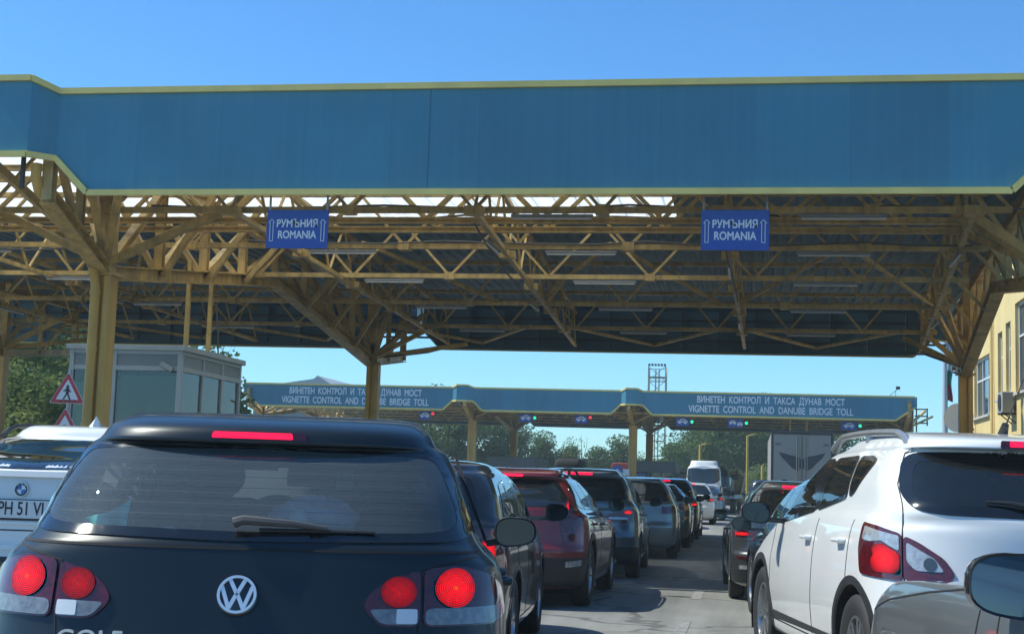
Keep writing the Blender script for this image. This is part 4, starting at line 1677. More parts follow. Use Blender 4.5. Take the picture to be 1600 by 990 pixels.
# wall as a sheet with real openings
ys = sorted({30.0, 52.0} | {w[0] for w in wins} | {w[1] for w in wins})
zs = sorted({0.0, 8.6} | {w[2] for w in wins} | {w[3] for w in wins})
mb = MB()
for a, b in zip(ys[:-1], ys[1:]):
    for c, d in zip(zs[:-1], zs[1:]):
        ym, zm = (a + b) / 2, (c + d) / 2
        if any(w[0] < ym < w[1] and w[2] < zm < w[3] for w in wins):
            continue
        mb.add([(WX, a, c), (WX, b, c), (WX, b, d), (WX, a, d)], [(0, 3, 2, 1)])
for w in wins:
    q = [(w[0], w[2]), (w[1], w[2]), (w[1], w[3]), (w[0], w[3])]
    for k in range(4):
        (a, c), (b, d) = q[k], q[(k + 1) % 4]
        mb.add([(WX, a, c), (WX, b, d), (WX + 0.2, b, d), (WX + 0.2, a, c)], [(0, 1, 2, 3)])
mb.add([(WX, 52, 0), (WX + 14, 52, 0), (WX + 14, 52, 8.6), (WX, 52, 8.6)], [(0, 3, 2, 1)])
mb.add([(WX, 30, 0), (WX + 14, 30, 0), (WX + 14, 30, 8.6), (WX, 30, 8.6)], [(0, 1, 2, 3)])
mb.build('wall', M_YWALL, bld)
mb = MB()
mb.bb(WX - 0.35, WX + 14.2, 29.8, 52.3, 8.6, 8.85)
mb.build('roof', pmat('roof_edge', (0.30, 0.27, 0.22), 0.8, var=0.2), bld)
M_WFRAME = pmat('white_window_frame', (0.62, 0.66, 0.68), 0.4)
M_WPANE = pmat('window_pane', (0.03, 0.045, 0.055), 0.04, coat=0.3, spec=0.7)
for (y0, y1, z0, z1, n) in wins:
    mb = MB()
    t = 0.07
    mb.bb(WX + 0.10, WX + 0.17, y0, y1, z0, z0 + t)
    mb.bb(WX + 0.10, WX + 0.17, y0, y1, z1 - t, z1)
    for k in range(n + 1):
        y = y0 + (y1 - y0 - t) * k / n
        mb.bb(WX + 0.102, WX + 0.168, y, y + t, z0 + t, z1 - t)
    zm = z0 + (z1 - z0) * 0.62
    mb.bb(WX + 0.104, WX + 0.166, y0 + t, y1 - t, zm, zm + 0.06)
    f = mb.build('window', M_WFRAME, bld)
    p = MB()
    p.add([(WX + 0.14, y0, z0), (WX + 0.14, y1, z0), (WX + 0.14, y1, z1), (WX + 0.14, y0, z1)], [(0, 3, 2, 1)])
    p.build('pane', M_WPANE, f)
    s = MB()
    s.bb(WX - 0.1, WX + 0.1, y0 - 0.08, y1 + 0.08, z0 - 0.07, z0 - 0.002)
    s.build('sill', pmat('sill_stone', (0.45, 0.45, 0.43), 0.7), f)
mb = MB()
mb.tube([(WX - 0.08, 46.3, 0.1), (WX - 0.08, 46.3, 8.5)], 0.05, 8)
mb.build('downpipe', M_YWALL, bld, smooth=True)
ac = thing('air_conditioner', 'grey air conditioner unit bracketed to the yellow wall under a window', 'air conditioner', (WX - 0.02, 42.9, 3.75))
mb = MB()
mb.bb(-0.38, -0.06, -0.42, 0.42, 0.0, 0.6)
mb.build('case', pmat('ac_case', (0.35, 0.36, 0.36), 0.5, var=0.1), ac, bevel=0.02)
mb = MB()
mb.lathe([(0.24, -0.4), (0.24, -0.385), (0.05, -0.39), (0.001, -0.39)], (0, -0.05, 0.3), 'X', 20)
for k in range(7):
    mb.bar((-0.392, -0.27, 0.1 + k * 0.065), (-0.392, 0.17, 0.1 + k * 0.065), 0.008)
mb.build('fan_grille', M_BLK, ac)
mb = MB()
for y in (-0.3, 0.3):
    mb.bar((-0.38, y, -0.02), (0.02, y, -0.02), 0.04)
    mb.bar((-0.3, y, -0.03), (0.02, y, -0.3), 0.03)
mb.build('bracket', M_BLK, ac)
dish = thing('satellite_dish', 'white satellite dish beside the brown column at the yellow building', 'satellite dish', (6.95, 50.0, 3.2))
mb = MB()
mb.lathe([(0.001, 0.12), (0.2, 0.10), (0.38, 0.05), (0.5, 0.0), (0.505, -0.01), (0.38, 0.035), (0.2, 0.085), (0.001, 0.105)], (0, 0, 0.75), 'Y', 28)
mb.build('reflector', pmat('dish_white', (0.7, 0.72, 0.72), 0.5), dish, smooth=True)
mb = MB()
mb.tube([(0, 0.1, 0.75), (0.1, 0.25, 0.4), (0.56, 0.35, 0.4)], 0.03, 8)
mb.tube([(0, 0.0, 0.28), (0, -0.45, 0.62)], 0.018, 6)
mb.box((0, -0.47, 0.64), (0.08, 0.12, 0.08))
mb.build('arm', M_BLK, dish)

# ------------------------------------------------------------------ control cabin between the columns
M_CAB = pmat('grey_aluminium', (0.42, 0.435, 0.43), 0.45, metal=0.25, var=0.08, vscale=2)
M_CABP = pmat('grey_panel', (0.26, 0.29, 0.31), 0.5, var=0.1, vscale=1)
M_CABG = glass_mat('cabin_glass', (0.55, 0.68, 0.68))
cab = thing('control_cabin', 'grey aluminium control cabin with big panes behind the drainpipe column', 'cabin', (-12.45, 24.5, 0.15))
W_, D_, H_ = 2.2, 3.1, 3.45
mb = MB()
t = 0.09
for x in (0, W_ - t):
    for y in (0, D_ - t):
        mb.bb(x, x + t, y, y + t, 0, H_ - 0.1)
for x in (0.36, 0.86):
    mb.bb(x, x + 0.07, 0.002, t - 0.002, 0.9, H_ - 0.1)
for y in (1.05, 2.05):
    mb.bb(W_ - t + 0.002, W_ - 0.002, y, y + 0.07, 0.9, H_ - 0.1)
    mb.bb(0.002, t - 0.002, y, y + 0.07, 0.9, H_ - 0.1)
for z in (0.85, 2.98, H_ - 0.17):
    mb.bb(t, W_ - t, 0.004, t - 0.004, z, z + 0.09)
    mb.bb(W_ - t + 0.004, W_ - 0.004, t, D_ - t, z, z + 0.09)
    mb.bb(0.004, t - 0.004, t, D_ - t, z, z + 0.09)
    mb.bb(t, W_ - t, D_ - t + 0.004, D_ - 0.004, z, z + 0.09)
mb.build('frame', M_CAB, cab, bevel=0.006)
for args in ((t, W_ - t, 0.03, 0.05), (W_ - 0.05, W_ - 0.03, t, D_ - t), (t, W_ - t, D_ - 0.05, D_ - 0.03), (0.03, 0.05, t, D_ - t)):
    for z0, z1 in ((0, 0.85), (3.07, H_ - 0.17)):
        mb = MB()
        mb.bb(*args, z0, z1)
        mb.build('panel', M_CABP, cab)
mb = MB()
mb.bb(-0.06, W_ + 0.06, -0.06, D_ + 0.06, H_ - 0.1, H_)
mb.build('roof', M_CAB, cab, bevel=0.01)
for args in ((t, W_ - t, 0.04, 0.046, 0.94, 2.98), (W_ - 0.046, W_ - 0.04, t, D_ - t, 0.94, 2.98), (t, W_ - t, D_ - 0.046, D_ - 0.04, 0.94, 2.98), (0.04, 0.046, t, D_ - t, 0.94, 2.98)):
    mb = MB()
    mb.bb(*args)
    mb.build('pane', M_CABG, cab)
mb = MB()
mb.bb(0.15, 2.0, 1.2, 1.85, 0.7, 0.76)
mb.bb(0.3, 0.8, 1.2, 1.25, 0.95, 1.3)
mb.bb(1.2, 1.7, 2.4, 2.9, 0.4, 1.5)
mb.build('desk', M_CABP, cab)
mb = MB()
mb.bb(t + .9, W_ - t - .05, 0.12, 0.13, 1.0, 2.9)
mb.build('pane_brightener', pmat('pane_brightener_pale', (0.50, 0.56, 0.58), 0.8, var=.1), cab)  # pale sheet added to lighten the front pane like reflected sky
mb = MB()
mb.bar((1.86, -0.16, 3.10), (2.02, -0.04, 3.0), 0.1, 0.09)
mb.build('camera_housing', M_CAB, cab)
for x in (-10.62, -10.45):
    pass
mb = MB()
mb.bar((-10.55, 25.35, 3.62), (-10.55, 25.35, 5.3), 0.075)
mb.build('hanger_post', M_YEL, canopy)
mb = MB()
mb.bar((-10.5, 26.35, 3.62), (-10.5, 26.35, 5.4), 0.075)
mb.build('hanger_post', M_YEL, canopy)
mb = MB()
mb.tube([(-10.38, 26.35, 4.6), (-10.33, 26.4, 4.0), (-10.36, 26.5, 3.75), (-10.36, 26.6, 3.5)], 0.016, 6)
mb.build('cabling', MATS['grey_cable'], canopy)

# ------------------------------------------------------------------ trees
M_LEAF = None


def leaf_mat(name, c0, c1):
    mt = bpy.data.materials.new(name)
    mt.use_nodes = True
    nt = mt.node_tree
    nt.nodes.remove(nt.nodes['Principled BSDF'])
    tc = nt.nodes.new('ShaderNodeTexCoord')
    nz = nt.nodes.new('ShaderNodeTexNoise')
    nz.inputs['Scale'].default_value = 0.9
    nz.inputs['Detail'].default_value = 8
    nt.links.new(tc.outputs['Object'], nz.inputs['Vector'])
    rp = nt.nodes.new('ShaderNodeValToRGB')
    rp.color_ramp.elements[0].position = 0.35
    rp.color_ramp.elements[1].position = 0.68
    rp.color_ramp.elements[0].color = (*c0, 1)
    rp.color_ramp.elements[1].color = (*c1, 1)
    nt.links.new(nz.outputs['Fac'], rp.inputs['Fac'])
    d = nt.nodes.new('ShaderNodeBsdfDiffuse')
    t_ = nt.nodes.new('ShaderNodeBsdfTranslucent')
    nt.links.new(rp.outputs[0], d.inputs[0])
    nt.links.new(rp.outputs[0], t_.inputs[0])
    mx = nt.nodes.new('ShaderNodeMixShader')
    mx.inputs[0].default_value = 0.3
    nt.links.new(d.outputs[0], mx.inputs[1])
    nt.links.new(t_.outputs[0], mx.inputs[2])
    nt.links.new(mx.outputs[0], nt.nodes['Material Output'].inputs[0])
    return mt


LEAVES = [leaf_mat('leaf_deep', (0.06, 0.11, 0.045), (0.13, 0.20, 0.075)), leaf_mat('leaf_mid', (0.085, 0.14, 0.055), (0.17, 0.24, 0.085)),
          leaf_mat('leaf_pale', (0.12, 0.17, 0.06), (0.23, 0.28, 0.10))]
M_BARK = pmat('bark', (0.09, 0.07, 0.05), 0.9, var=0.3, vscale=6)


def tree_meshes(seed, n, shape, leaf, limbs=7):
    """unit tree: height 1, crown radius given by shape = (rx, z0, clump, spread); returns crown and trunk meshes"""
    rx, z0, nc, lf = shape
    rn = np.random.RandomState(seed)
    cents = []
    while len(cents) < nc:
        p = rn.uniform(-1, 1, 3)
        d = np.linalg.norm(p)
        if d > 1 or d < 0.35:
            continue
        hgt = (p[2] + 1) / 2
        wid = (1 - 0.55 * hgt ** 2) * (0.55 + 0.45 * min(1, hgt * 3))
        cents.append((p[0] * rx * wid, p[1] * rx * wid, z0 + (1 - z0) * hgt, rn.uniform(0.55, 1.2)))
    cents = np.array(cents)
    idx = rn.randint(0, nc, n)
    g = rn.normal(0, 1, (n, 3))
    g /= np.maximum(1, np.linalg.norm(g, axis=1)[:, None] / 1.7)
    cs = (1 - z0) * 0.10
    P = cents[idx, :3] + g * cents[idx, 3:4] * np.array([cs * 1.1, cs * 1.1, cs * 0.75])
    s = lf * rn.uniform(0.6, 1.4, n)
    a = rn.normal(0, 1, (n, 3))
    a /= np.linalg.norm(a, axis=1)[:, None]
    b = np.cross(a, rn.normal(0, 1, (n, 3)))
    b /= np.linalg.norm(b, axis=1)[:, None]
    V = np.stack([P - a * s[:, None], P + b * s[:, None] * 0.55, P + a * s[:, None], P - b * s[:, None] * 0.55], 1).reshape(-1, 3)
    F = np.arange(n * 4).reshape(-1, 4)
    me = bpy.data.meshes.new('crown')
    me.from_pydata(V.tolist(), [], F.tolist())
    me.materials.append(leaf)
    mb = MB()
    mb.tube([(0, 0, 0), (0.01, 0, z0 * 0.6), (-0.01, 0.01, z0 + 0.25 * (1 - z0)), (0.01, 0, z0 + 0.7 * (1 - z0))], [0.022, 0.018, 0.013, 0.004], 8)
    for k in rn.choice(nc, limbs, replace=False):
        c = cents[k, :3]
        zs = max(z0 * 0.8, c[2] - 0.25)
        mb.tube([(0, 0, zs), (c[0] * 0.5, c[1] * 0.5, (zs + c[2]) / 2 + 0.02), tuple(c)], [0.010, 0.007, 0.002], 6)
    me2 = bpy.data.meshes.new('trunk')
    me2.from_pydata(mb.v, [], mb.f)
    me2.materials.append(M_BARK)
    return me, me2


TREE_KINDS = [tree_meshes(3, 9000, (0.42, 0.12, 46, 0.016), LEAVES[0]), tree_meshes(7, 8000, (0.36, 0.10, 38, 0.017), LEAVES[1]),
              tree_meshes(11, 6500, (0.27, 0.10, 34, 0.018), LEAVES[1]), tree_meshes(19, 8000, (0.50, 0.04, 44, 0.018), LEAVES[2]),
              tree_meshes(23, 5000, (0.22, 0.08, 26, 0.018), LEAVES[0])]


def tree(name, label, x, y, h, kind, rz=0.0, wide=1.0, group=None, cat='tree'):
    t = thing(name, label, cat, (x, y, -0.02), rz, group)
    for me, nm in zip(TREE_KINDS[kind], ('crown', 'trunk')):
        o = bpy.data.objects.new(nm, me)
        link(o, t)
        o.scale = (h * wide, h * wide, h)
    return t


for (x, y, h, k, w, lab) in [
    (-32.8, 52, 9.2, 0, 1.1, 'broad dark green tree at the far left beyond the column'), (-27.2, 50, 8.6, 3, 1.0, 'full green tree standing behind the upper pedestrian sign'),
    (-29.8, 56, 9.6, 0, 1.1, 'tall tree rising above the left end of the control cabin'), (-30.5, 62, 9.0, 1, 1.2, 'tree seen between the cabin roof and the canopy edge'),
    (-28.2, 64, 8.2, 0, 1.2, 'dark tree just over the middle of the cabin roof'), (-26.6, 66, 7.4, 1, 1.0, 'lower tree over the right end of the cabin roof'),
    (-22.8, 44, 4.6, 3, 1.3, 'pale bushy shrub behind the lower warning triangle'), (-20.2, 41, 3.9, 3, 1.2, 'low pale shrub at the foot of the cabin'), (-25.2, 45, 5.2, 3, 1.2, 'pale green bush at the far left column foot')]:
    tree('tree' if h > 5.5 else 'shrub', lab, x, y, h, k, rz=x * 1.7, wide=w, group='trees behind the control cabin', cat='tree' if h > 5.5 else 'shrub')
for (x, y, h, k, w, lab) in [
    (-29.5, 118, 8.4, 0, 1.1, 'dark tree behind the first toll column, left of the clump'), (-26.0, 116, 8.6, 1, 1.1, 'broad tree right behind the first toll column'), (-23.0, 118, 8.2, 0, 1.0, 'dense tree between the two left toll columns'),
    (-20.4, 120, 7.2, 0, 0.9, 'dark rounded tree beside the second toll column'), (-18.0, 124, 5.4, 2, 1.1, 'small pointed tree right of the second toll column'), (-15.6, 124, 5.0, 1, 1.0, 'light open tree behind the roof bag'),
    (-13.1, 126, 4.9, 4, 1.3, 'slim tree right of the roof bag'), (-11.4, 126, 5.3, 2, 1.1, 'conical tree above the red truck'), (-9.7, 128, 4.1, 1, 1.2, 'low tree right of the red truck'), (-16.9, 128, 4.4, 3, 1.0, 'low pale tree left of the roof bag'), (-14.3, 128, 3.8, 3, 1.0, 'shrubby pale tree between the roof bag and slim tree')]:
    tree('tree', lab, x, y, h, k, rz=x, wide=w, group='trees beyond the toll canopy on the left')
for (x, y, h, k, w, lab) in [
    (-6.2, 120, 5.4, 1, 1.1, 'rounded tree left of the white minibus roof'), (-4.0, 122, 7.2, 1, 1.1, 'tree directly above the white minibus'), (-1.6, 124, 8.8, 0, 1.1, 'tall dark tree above the recovery truck'),
    (1.2, 126, 9.0, 1, 1.1, 'tall tree behind the yellow lamp post'), (4.0, 128, 9.2, 0, 1.1, 'tall dark tree beside the grey trailer'), (-3.0, 130, 8.2, 0, 1.0, 'dark tree in the second row above the minibus'), (7.0, 128, 8.4, 0, 1.1, 'dark tree hidden behind the grey trailer'),
    (1.4, 112, 3.4, 3, 1.2, 'pale bush at the foot of the yellow lamp post'), (-0.4, 113, 3.0, 3, 1.1, 'pale low bush right of the recovery truck'), (3.4, 112, 3.6, 3, 1.1, 'yellow green bush left of the grey trailer')]:
    tree('tree' if h > 4.5 else 'shrub', lab, x, y, h, k, rz=x * 2, wide=w, group='trees beyond the toll canopy on the right', cat='tree' if h > 4.5 else 'shrub')
mb = MB()
mb.tube([(-14.3, 122, 0), (-14.25, 122, 3.4), (-14.4, 122.0, 5.6)], [0.06, 0.045, 0.01], 6)
mb.tube([(-14.27, 122, 3.0), (-13.9, 122.1, 4.6), (-13.85, 122, 5.4)], [0.035, 0.02, 0.008], 6)
mb.tube([(-14.26, 122, 3.6), (-14.7, 122.1, 4.7)], [0.025, 0.008], 6)
tag(mb.build('bare_tree', M_BARK, smooth=True), 'bare leafless sapling standing right of the roof bag', 'tree')
# ------------------------------------------------------------------ vehicles
def cam_frame(lat, dep):
    return (lat * math.cos(PSI) - dep * math.sin(PSI), lat * math.sin(PSI) + dep * math.cos(PSI), 0)


P_NAVY = paint('navy_paint', (0.006, 0.013, 0.018), 0.15, 0.35)
_b = P_NAVY.node_tree.nodes['Principled BSDF']
_b.inputs['Coat Weight'].default_value = 0.4
_b.inputs['Specular IOR Level'].default_value = 0.3
P_WHITE = paint('white_paint', (0.74, 0.75, 0.73), 0.0, 0.35)
P_OFFWHITE = paint('pearl_white_paint', (0.62, 0.63, 0.62), 0.0, 0.35)
P_RED = paint('red_paint', (0.20, 0.010, 0.011), 0.3, 0.3)
P_BLUEGREY = paint('blue_grey_paint', (0.11, 0.135, 0.15), 0.5, 0.3)
P_BLACK = paint('black_paint', (0.010, 0.011, 0.013), 0.1, 0.3)
P_BROWNBLK = paint('brown_black_paint', (0.022, 0.020, 0.018), 0.3, 0.3)
P_GREY = paint('graphite_paint', (0.075, 0.075, 0.072), 0.6, 0.32)
P_SILVER = paint('silver_paint', (0.34, 0.37, 0.38), 0.7, 0.3)
P_DKSILVER = paint('dark_silver_paint', (0.15, 0.165, 0.17), 0.6, 0.3)

# ---- dark blue hatchback straight ahead
S = spec(L=4.2, W=1.786, H=1.482, zb=1.005, zbf=0.95, yb=0.125, yt=0.43, zt=1.345, wr=0.645, wb=0.80, midb=0.003, spoil=0.035, sl=0.010, face=0.045, gc=0.2,
         rear_win=[(0, 1.022), (0.66, 1.032), (0.745, 1.05), (0.73, 1.12), (0.64, 1.31), (0.59, 1.335), (0, 1.342)])
gx, gy, _ = cam_frame(-0.914, 4.90)
golf, B = build_car('hatchback', 'dark blue hatchback directly ahead, filling the lower left, brake lights on', S, (gx, gy, 0), R(12.0), P_NAVY, 1.07, 0.022, True,
                    glass=M_GLASS, side_glass=M_TINT, frit=0.05, mirrors=False,
                    pane=[(0, 1.052), (0.62, 1.062), (0.69, 1.085), (0.68, 1.15), (0.615, 1.30), (0.575, 1.322), (0, 1.333)])
golf.scale = (1.09, 1.07, 1.058)
seats(golf, S)
p, _ = B.point('right', 2.62, 0.97)
mirror(golf, p.x + 0.10, 2.62, 0.995, M_BLK, 1, w=0.205, h=0.145, arm=0.0, glassmat=pmat('darkened_mirror_glass', (0.085, 0.115, 0.125), 0.05, metal=1.0))
p, _ = B.point('left', 2.62, 0.97)
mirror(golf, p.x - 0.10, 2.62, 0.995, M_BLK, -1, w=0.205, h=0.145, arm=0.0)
# tailgate shut lines
mb = MB()
for sg in (1, -1):
    B.strip_into(mb, [(sg * 0.79, 0.995), (sg * 0.578, 0.945), (sg * 0.575, 0.765), (sg * 0.56, 0.66)], 'rear', 0.006)
B.strip_into(mb, [(-0.79, 1.0), (0.79, 1.0)], 'rear', 0.008)
B.strip_into(mb, [(-0.56, 0.66), (0.56, 0.66)], 'rear', 0.007)
mb.build('tailgate_gap', M_GAP, golf, smooth=True)
for sg in (1, -1):
    outer = [(0.594, 0.762), (0.594, 0.948), (0.72, 0.958), (0.86, 0.93), (0.98, 0.885), (1.0, 0.80), (0.90, 0.765)]
    inner = [(0.395, 0.825), (0.42, 0.87), (0.47, 0.91), (0.582, 0.945), (0.582, 0.762), (0.45, 0.765)]
    oc = [(0.594, 0.762), (0.594, 0.826), (0.88, 0.83), (0.995, 0.835), (0.99, 0.785), (0.90, 0.765)]
    ic = [(0.405, 0.822), (0.582, 0.826), (0.582, 0.762), (0.45, 0.765)]
    if sg < 0:
        outer, inner, oc, ic = map(mirror_poly, (outer, inner, oc, ic))
    lo = B.patch('tail_light', rounded(outer, 0.03), 'arc', M_REDLENS, golf, 0.008, 0.025)
    li = B.patch('tail_light', rounded(inner, 0.03), 'arc', M_REDLENS, golf, 0.008, 0.025)
    B.patch('reversing_lens', inset(rounded(oc, 0.03), 0.006), 'arc', M_SMOKELENS, lo, 0.011, 0.005)
    B.patch('reversing_lens', inset(rounded(ic, 0.03), 0.006), 'arc', M_SMOKELENS, li, 0.011, 0.005)
    B.patch('white_reflector', rounded([(sg * 0.505, 0.772), (sg * 0.572, 0.772), (sg * 0.572, 0.818), (sg * 0.505, 0.818)], 0.006), 'arc', M_WHITELENS, li, 0.013, 0.004)
    B.patch('lit_lens', disc_poly(sg * 0.705, 0.885, 0.077, 0.064), 'arc', M_LIT, lo, 0.012, 0.004)
    B.patch('lit_lens', disc_poly(sg * 0.51, 0.872, 0.058, 0.050), 'arc', M_LITDIM, li, 0.012, 0.004)
# third brake light in the spoiler lip
B.patch('brake_light', rounded([(-0.165, 1.366), (0.165, 1.366), (0.16, 1.392), (-0.16, 1.392)], 0.008), 'rear', M_DKRED, golf, 0.004, 0.02)
golf_bl = [o for o in golf.children if o.name.startswith('brake_light')][-1]
B.patch('lit_bar', rounded([(-0.16, 1.369), (0.118, 1.369), (0.113, 1.389), (-0.155, 1.389)], 0.006), 'rear', M_LITBAR, golf_bl, 0.007, 0.004)
# heater wires on the rear glass
mb = MB()
for k in range(13):
    z = 1.085 + k * 0.0185
    hw = 0.66 - (z - 1.05) * 0.45
    B.strip_into(mb, [(-hw, z), (hw, z)], 'rear', 0.0006, 0.0036, 0.0008)
mb.build('heater_wires', pmat('heater_wire', (0.09, 0.10, 0.105), 0.6), golf, smooth=True)


def circle3(c, r, n, nrm_tilt):
    return [c + Vector((r * math.cos(2 * PI * k / n), 0, r * math.sin(2 * PI * k / n))) for k in range(n)]


def badge_frame(root, B, x, z, off=0.006):
    p, nrm = B.point('rear', x, z)
    e = bpy.data.objects.new('badge', None)
    link(e, root)
    e.location = p + nrm * off
    e.rotation_euler = nrm.to_track_quat('-Y', 'Z').to_euler()
    return e


def ring(mb, r0, r1, y0, y1, n=40):
    mb.lathe([(r0, y0), (r0, y1), (r1, y1), (r1, y0)], axis='Y', n=n, close=True)


# round chrome badge of two stacked letters in a ring
p, nrm = B.point('rear', 0, 0.852)
mb = MB()
r0 = 0.062
ring(mb, r0 * 0.86, r0, -0.014, -0.002)


def stroke(mb, a, b, w, y0, y1, r=r0):
    a, b = Vector((a[0] * r, 0, a[1] * r)), Vector((b[0] * r, 0, b[1] * r))
    d = (b - a).normalized()
    n = Vector((-d.z, 0, d.x)) * w * r / 2
    mb.prism([a + n + Vector((0, y0, 0)), b + n + Vector((0, y0, 0)), b - n + Vector((0, y0, 0)), a - n + Vector((0, y0, 0))], (0, y1 - y0, 0))


for sg in (1, -1):
    stroke(mb, (sg * 0.40, 0.80), (sg * 0.02, 0.06), 0.20, -0.013, -0.003)
    stroke(mb, (sg * 0.78, 0.42), (sg * 0.36, -0.76), 0.20, -0.0128, -0.003)
    stroke(mb, (sg * 0.38, -0.76), (sg * 0.04, -0.02), 0.20, -0.0126, -0.003)
bd = mb.build('badge', M_CHROME, golf)
bd.location = p + nrm * 0.006
bd.rotation_euler = (-math.asin(nrm.z), 0, 0)
mb = MB()
mb.lathe([(0.001, -0.004), (r0 * 0.9, -0.004), (r0 * 1.08, -0.001), (r0 * 1.12, 0.004)], axis='Y', n=36)
mb.build('badge_base', M_GLOSSBLK, bd, smooth=True)
text_obj('model_lettering', 'GOLF', 0.062, M_CHROME, golf, (-0.45, B.point('rear', -0.45, 0.705)[0].y - 0.006, 0.705), (PI / 2, 0, R(-3)), 0.003, 0.0015, sx=1.25, space=1.1)
plate(golf, B, 0.54, None, band=True)
# rear wiper
mb = MB()
q = [B.point('rear', x, z) for x, z in ((-0.03, 1.062), (0.0, 1.066), (0.16, 1.066), (0.27, 1.060))]
mb.tube([p_ + n_ * o_ for (p_, n_), o_ in zip(q, (0.035, 0.045, 0.03, 0.02))], [0.018, 0.016, 0.012, 0.008], 8)
wp = mb.build('wiper', pmat('wiper_grey', (0.06, 0.06, 0.06), 0.55), golf, smooth=True)
mb = MB()
q = [B.point('rear', x, z) for x, z in ((0.05, 1.056), (0.25, 1.057), (0.42, 1.056))]
mb.tube([p_ + n_ * 0.012 for p_, n_ in q], [0.007, 0.007, 0.005], 6)
mb.build('wiper_blade', M_BLK, wp, smooth=True)
for sg in (1, -1):
    mb = MB()
    B.strip_into(mb, [(sg * 0.675, 1.35), (sg * 0.71, 1.25), (sg * 0.80, 1.02)], 'rear', 0.010, 0.002)
    mb.build('glass_gap', M_GAP, golf, smooth=True)

# ---- white coupe suv at the far left
S = spec(L=4.75, W=1.95, H=1.64, zb=1.27, zbf=1.08, yb=0.10, yt=1.05, zt=1.52, wr=0.60, wb=0.80, yw=3.3, ywt=2.4, spoil=-0.1, rw=0.36, axr=0.9, axf=3.82,
         rear_win=[(0, 1.30), (0.60, 1.31), (0.68, 1.33), (0.58, 1.49), (0.50, 1.51), (0, 1.515)])
bx, by, _ = cam_frame(-3.14, 9.2)
bmw, B = build_car('coupe_suv', 'white coupe shaped crossover cut by the left edge, plate PH 51 VLI', S, (bx, by, 0), R(8), P_WHITE, 1.0, 0.03, False)
plate(bmw, B, 1.045, 'PH 51 VLI', w=0.52, h=0.115)
mb = MB()
B.strip_into(mb, [(-0.74, 1.262), (0.74, 1.262)], 'rear', 0.03, 0.03, 0.05)
mb.build('lip_spoiler', P_WHITE, bmw, smooth=True)
mb = MB()
B.strip_into(mb, [(-0.8, 0.955), (0.8, 0.955)], 'rear', 0.02, 0.012, 0.02)
B.strip_into(mb, [(-0.8, 0.80), (0.8, 0.80)], 'rear', 0.03, 0.014, 0.02)
mb.build('tailgate_crease', P_WHITE, bmw, smooth=True)
mb = MB()
B.strip_into(mb, [(-0.85, 0.91), (0.85, 0.91)], 'rear', 0.008, 0.003)
mb.build('tailgate_gap', M_GAP, bmw)
band(B, bmw, 'bumper', 0.40, 0.74, 1.35, M_BLK)
for sg in (1, -1):
    pl = [(0.46, 1.02), (0.46, 1.09), (0.75, 1.15), (1.05, 1.14), (1.02, 1.03), (0.75, 1.0)]
    lamp_box(B, bmw, pl if sg > 0 else mirror_poly(pl), 'arc', M_REDLENS)
p, nrm = B.point('rear', 0, 1.17)
mb = MB()
ring(mb, 0.030, 0.043, -0.010, -0.001)
bd = mb.build('badge', M_GLOSSBLK, bmw)
bd.location = p + Vector((0, -0.004, 0))
bd.rotation_euler = (-math.asin(nrm.z), 0, 0)
for q0, mt in ((0, M_WHITEPRINT), (1, pmat('roundel_blue', (0.02, 0.16, 0.50), 0.3)), (2, M_WHITEPRINT), (3, MATS['roundel_blue'])):
    mb = MB()
    pts = [(0, -0.006, 0)] + [(0.030 * math.cos(q0 * PI / 2 + k * PI / 16), -0.006, 0.030 * math.sin(q0 * PI / 2 + k * PI / 16)) for k in range(9)]
    mb.prism(pts, (0, 0.004, 0))
    mb.build('roundel_quarter', mt, bd)
mb = MB()
ring(mb, 0.043, 0.046, -0.012, 0.0)
mb.build('chrome_ring', M_CHROME, bd)
for ch, a in (('B', 130), ('M', 90), ('W', 50)):
    text_obj('badge_letter', ch, 0.012, M_WHITEPRINT, bd, (0.0365 * math.cos(R(a)), -0.0115, 0.0365 * math.sin(R(a))), (PI / 2, R(90 - a), 0), 0.0006, 0.0004)


def shark_fin(root, B, y, z, mat, s=1.0):
    mb = MB()
    vs, fs = [], []
    prof = [(-0.10, 0.0), (-0.06, 0.045), (-0.045, 0.062), (-0.03, 0.062), (0.02, 0.035), (0.09, 0.0)]
    for sx in (-1, 0, 1):
        for (yy, zz) in prof:
            vs.append((sx * 0.028 * s, y + yy * s * 1.0 if sx == 0 else y + yy * s, z + (zz if sx == 0 else -0.01) * s))
    n = len(prof)
    for b in (0, 1):
        for k in range(n - 1):
            fs.append((b * n + k, b * n + k + 1, (b + 1) * n + k + 1, (b + 1) * n + k))
    mb.add(vs, fs)
    return mb.build('roof_aerial', mat, root, smooth=True)


shark_fin(bmw, B, 1.55, 1.63, P_WHITE, 1.3)


def roof_rails(root, B, x, y0, y1, z0, mat, r=0.016, lift=0.05, sides=(1, -1), feet=2):
    for sg in sides:
        mb = MB()
        pts = []
        N = 14
        for k in range(N + 1):
            t = k / N
            y = y0 + (y1 - y0) * t
            e = min(1, min(t, 1 - t) * 7)
            e = math.sin(e * PI / 2)
            pts.append((sg * (x - 0.02 * math.sin(PI * t) * 0 + 0.0), y, z0(y) + lift * e))
        mb.tube(pts, [r * 1.5] + [r] * (N - 1) + [r * 1.5], 8)
        if feet:
            for t in (0.5,):
                y = y0 + (y1 - y0) * t
                mb.bar((sg * x, y, z0(y) - 0.02), (sg * x, y, z0(y) + lift), 0.03, 0.06)
        mb.build('roof_rail', mat, root, smooth=True)


roof_rails(bmw, B, 0.60, 1.25, 2.9, lambda y: 1.575 - 0.05 * ((y - 2.1)) ** 2, M_BLK, lift=0.06)

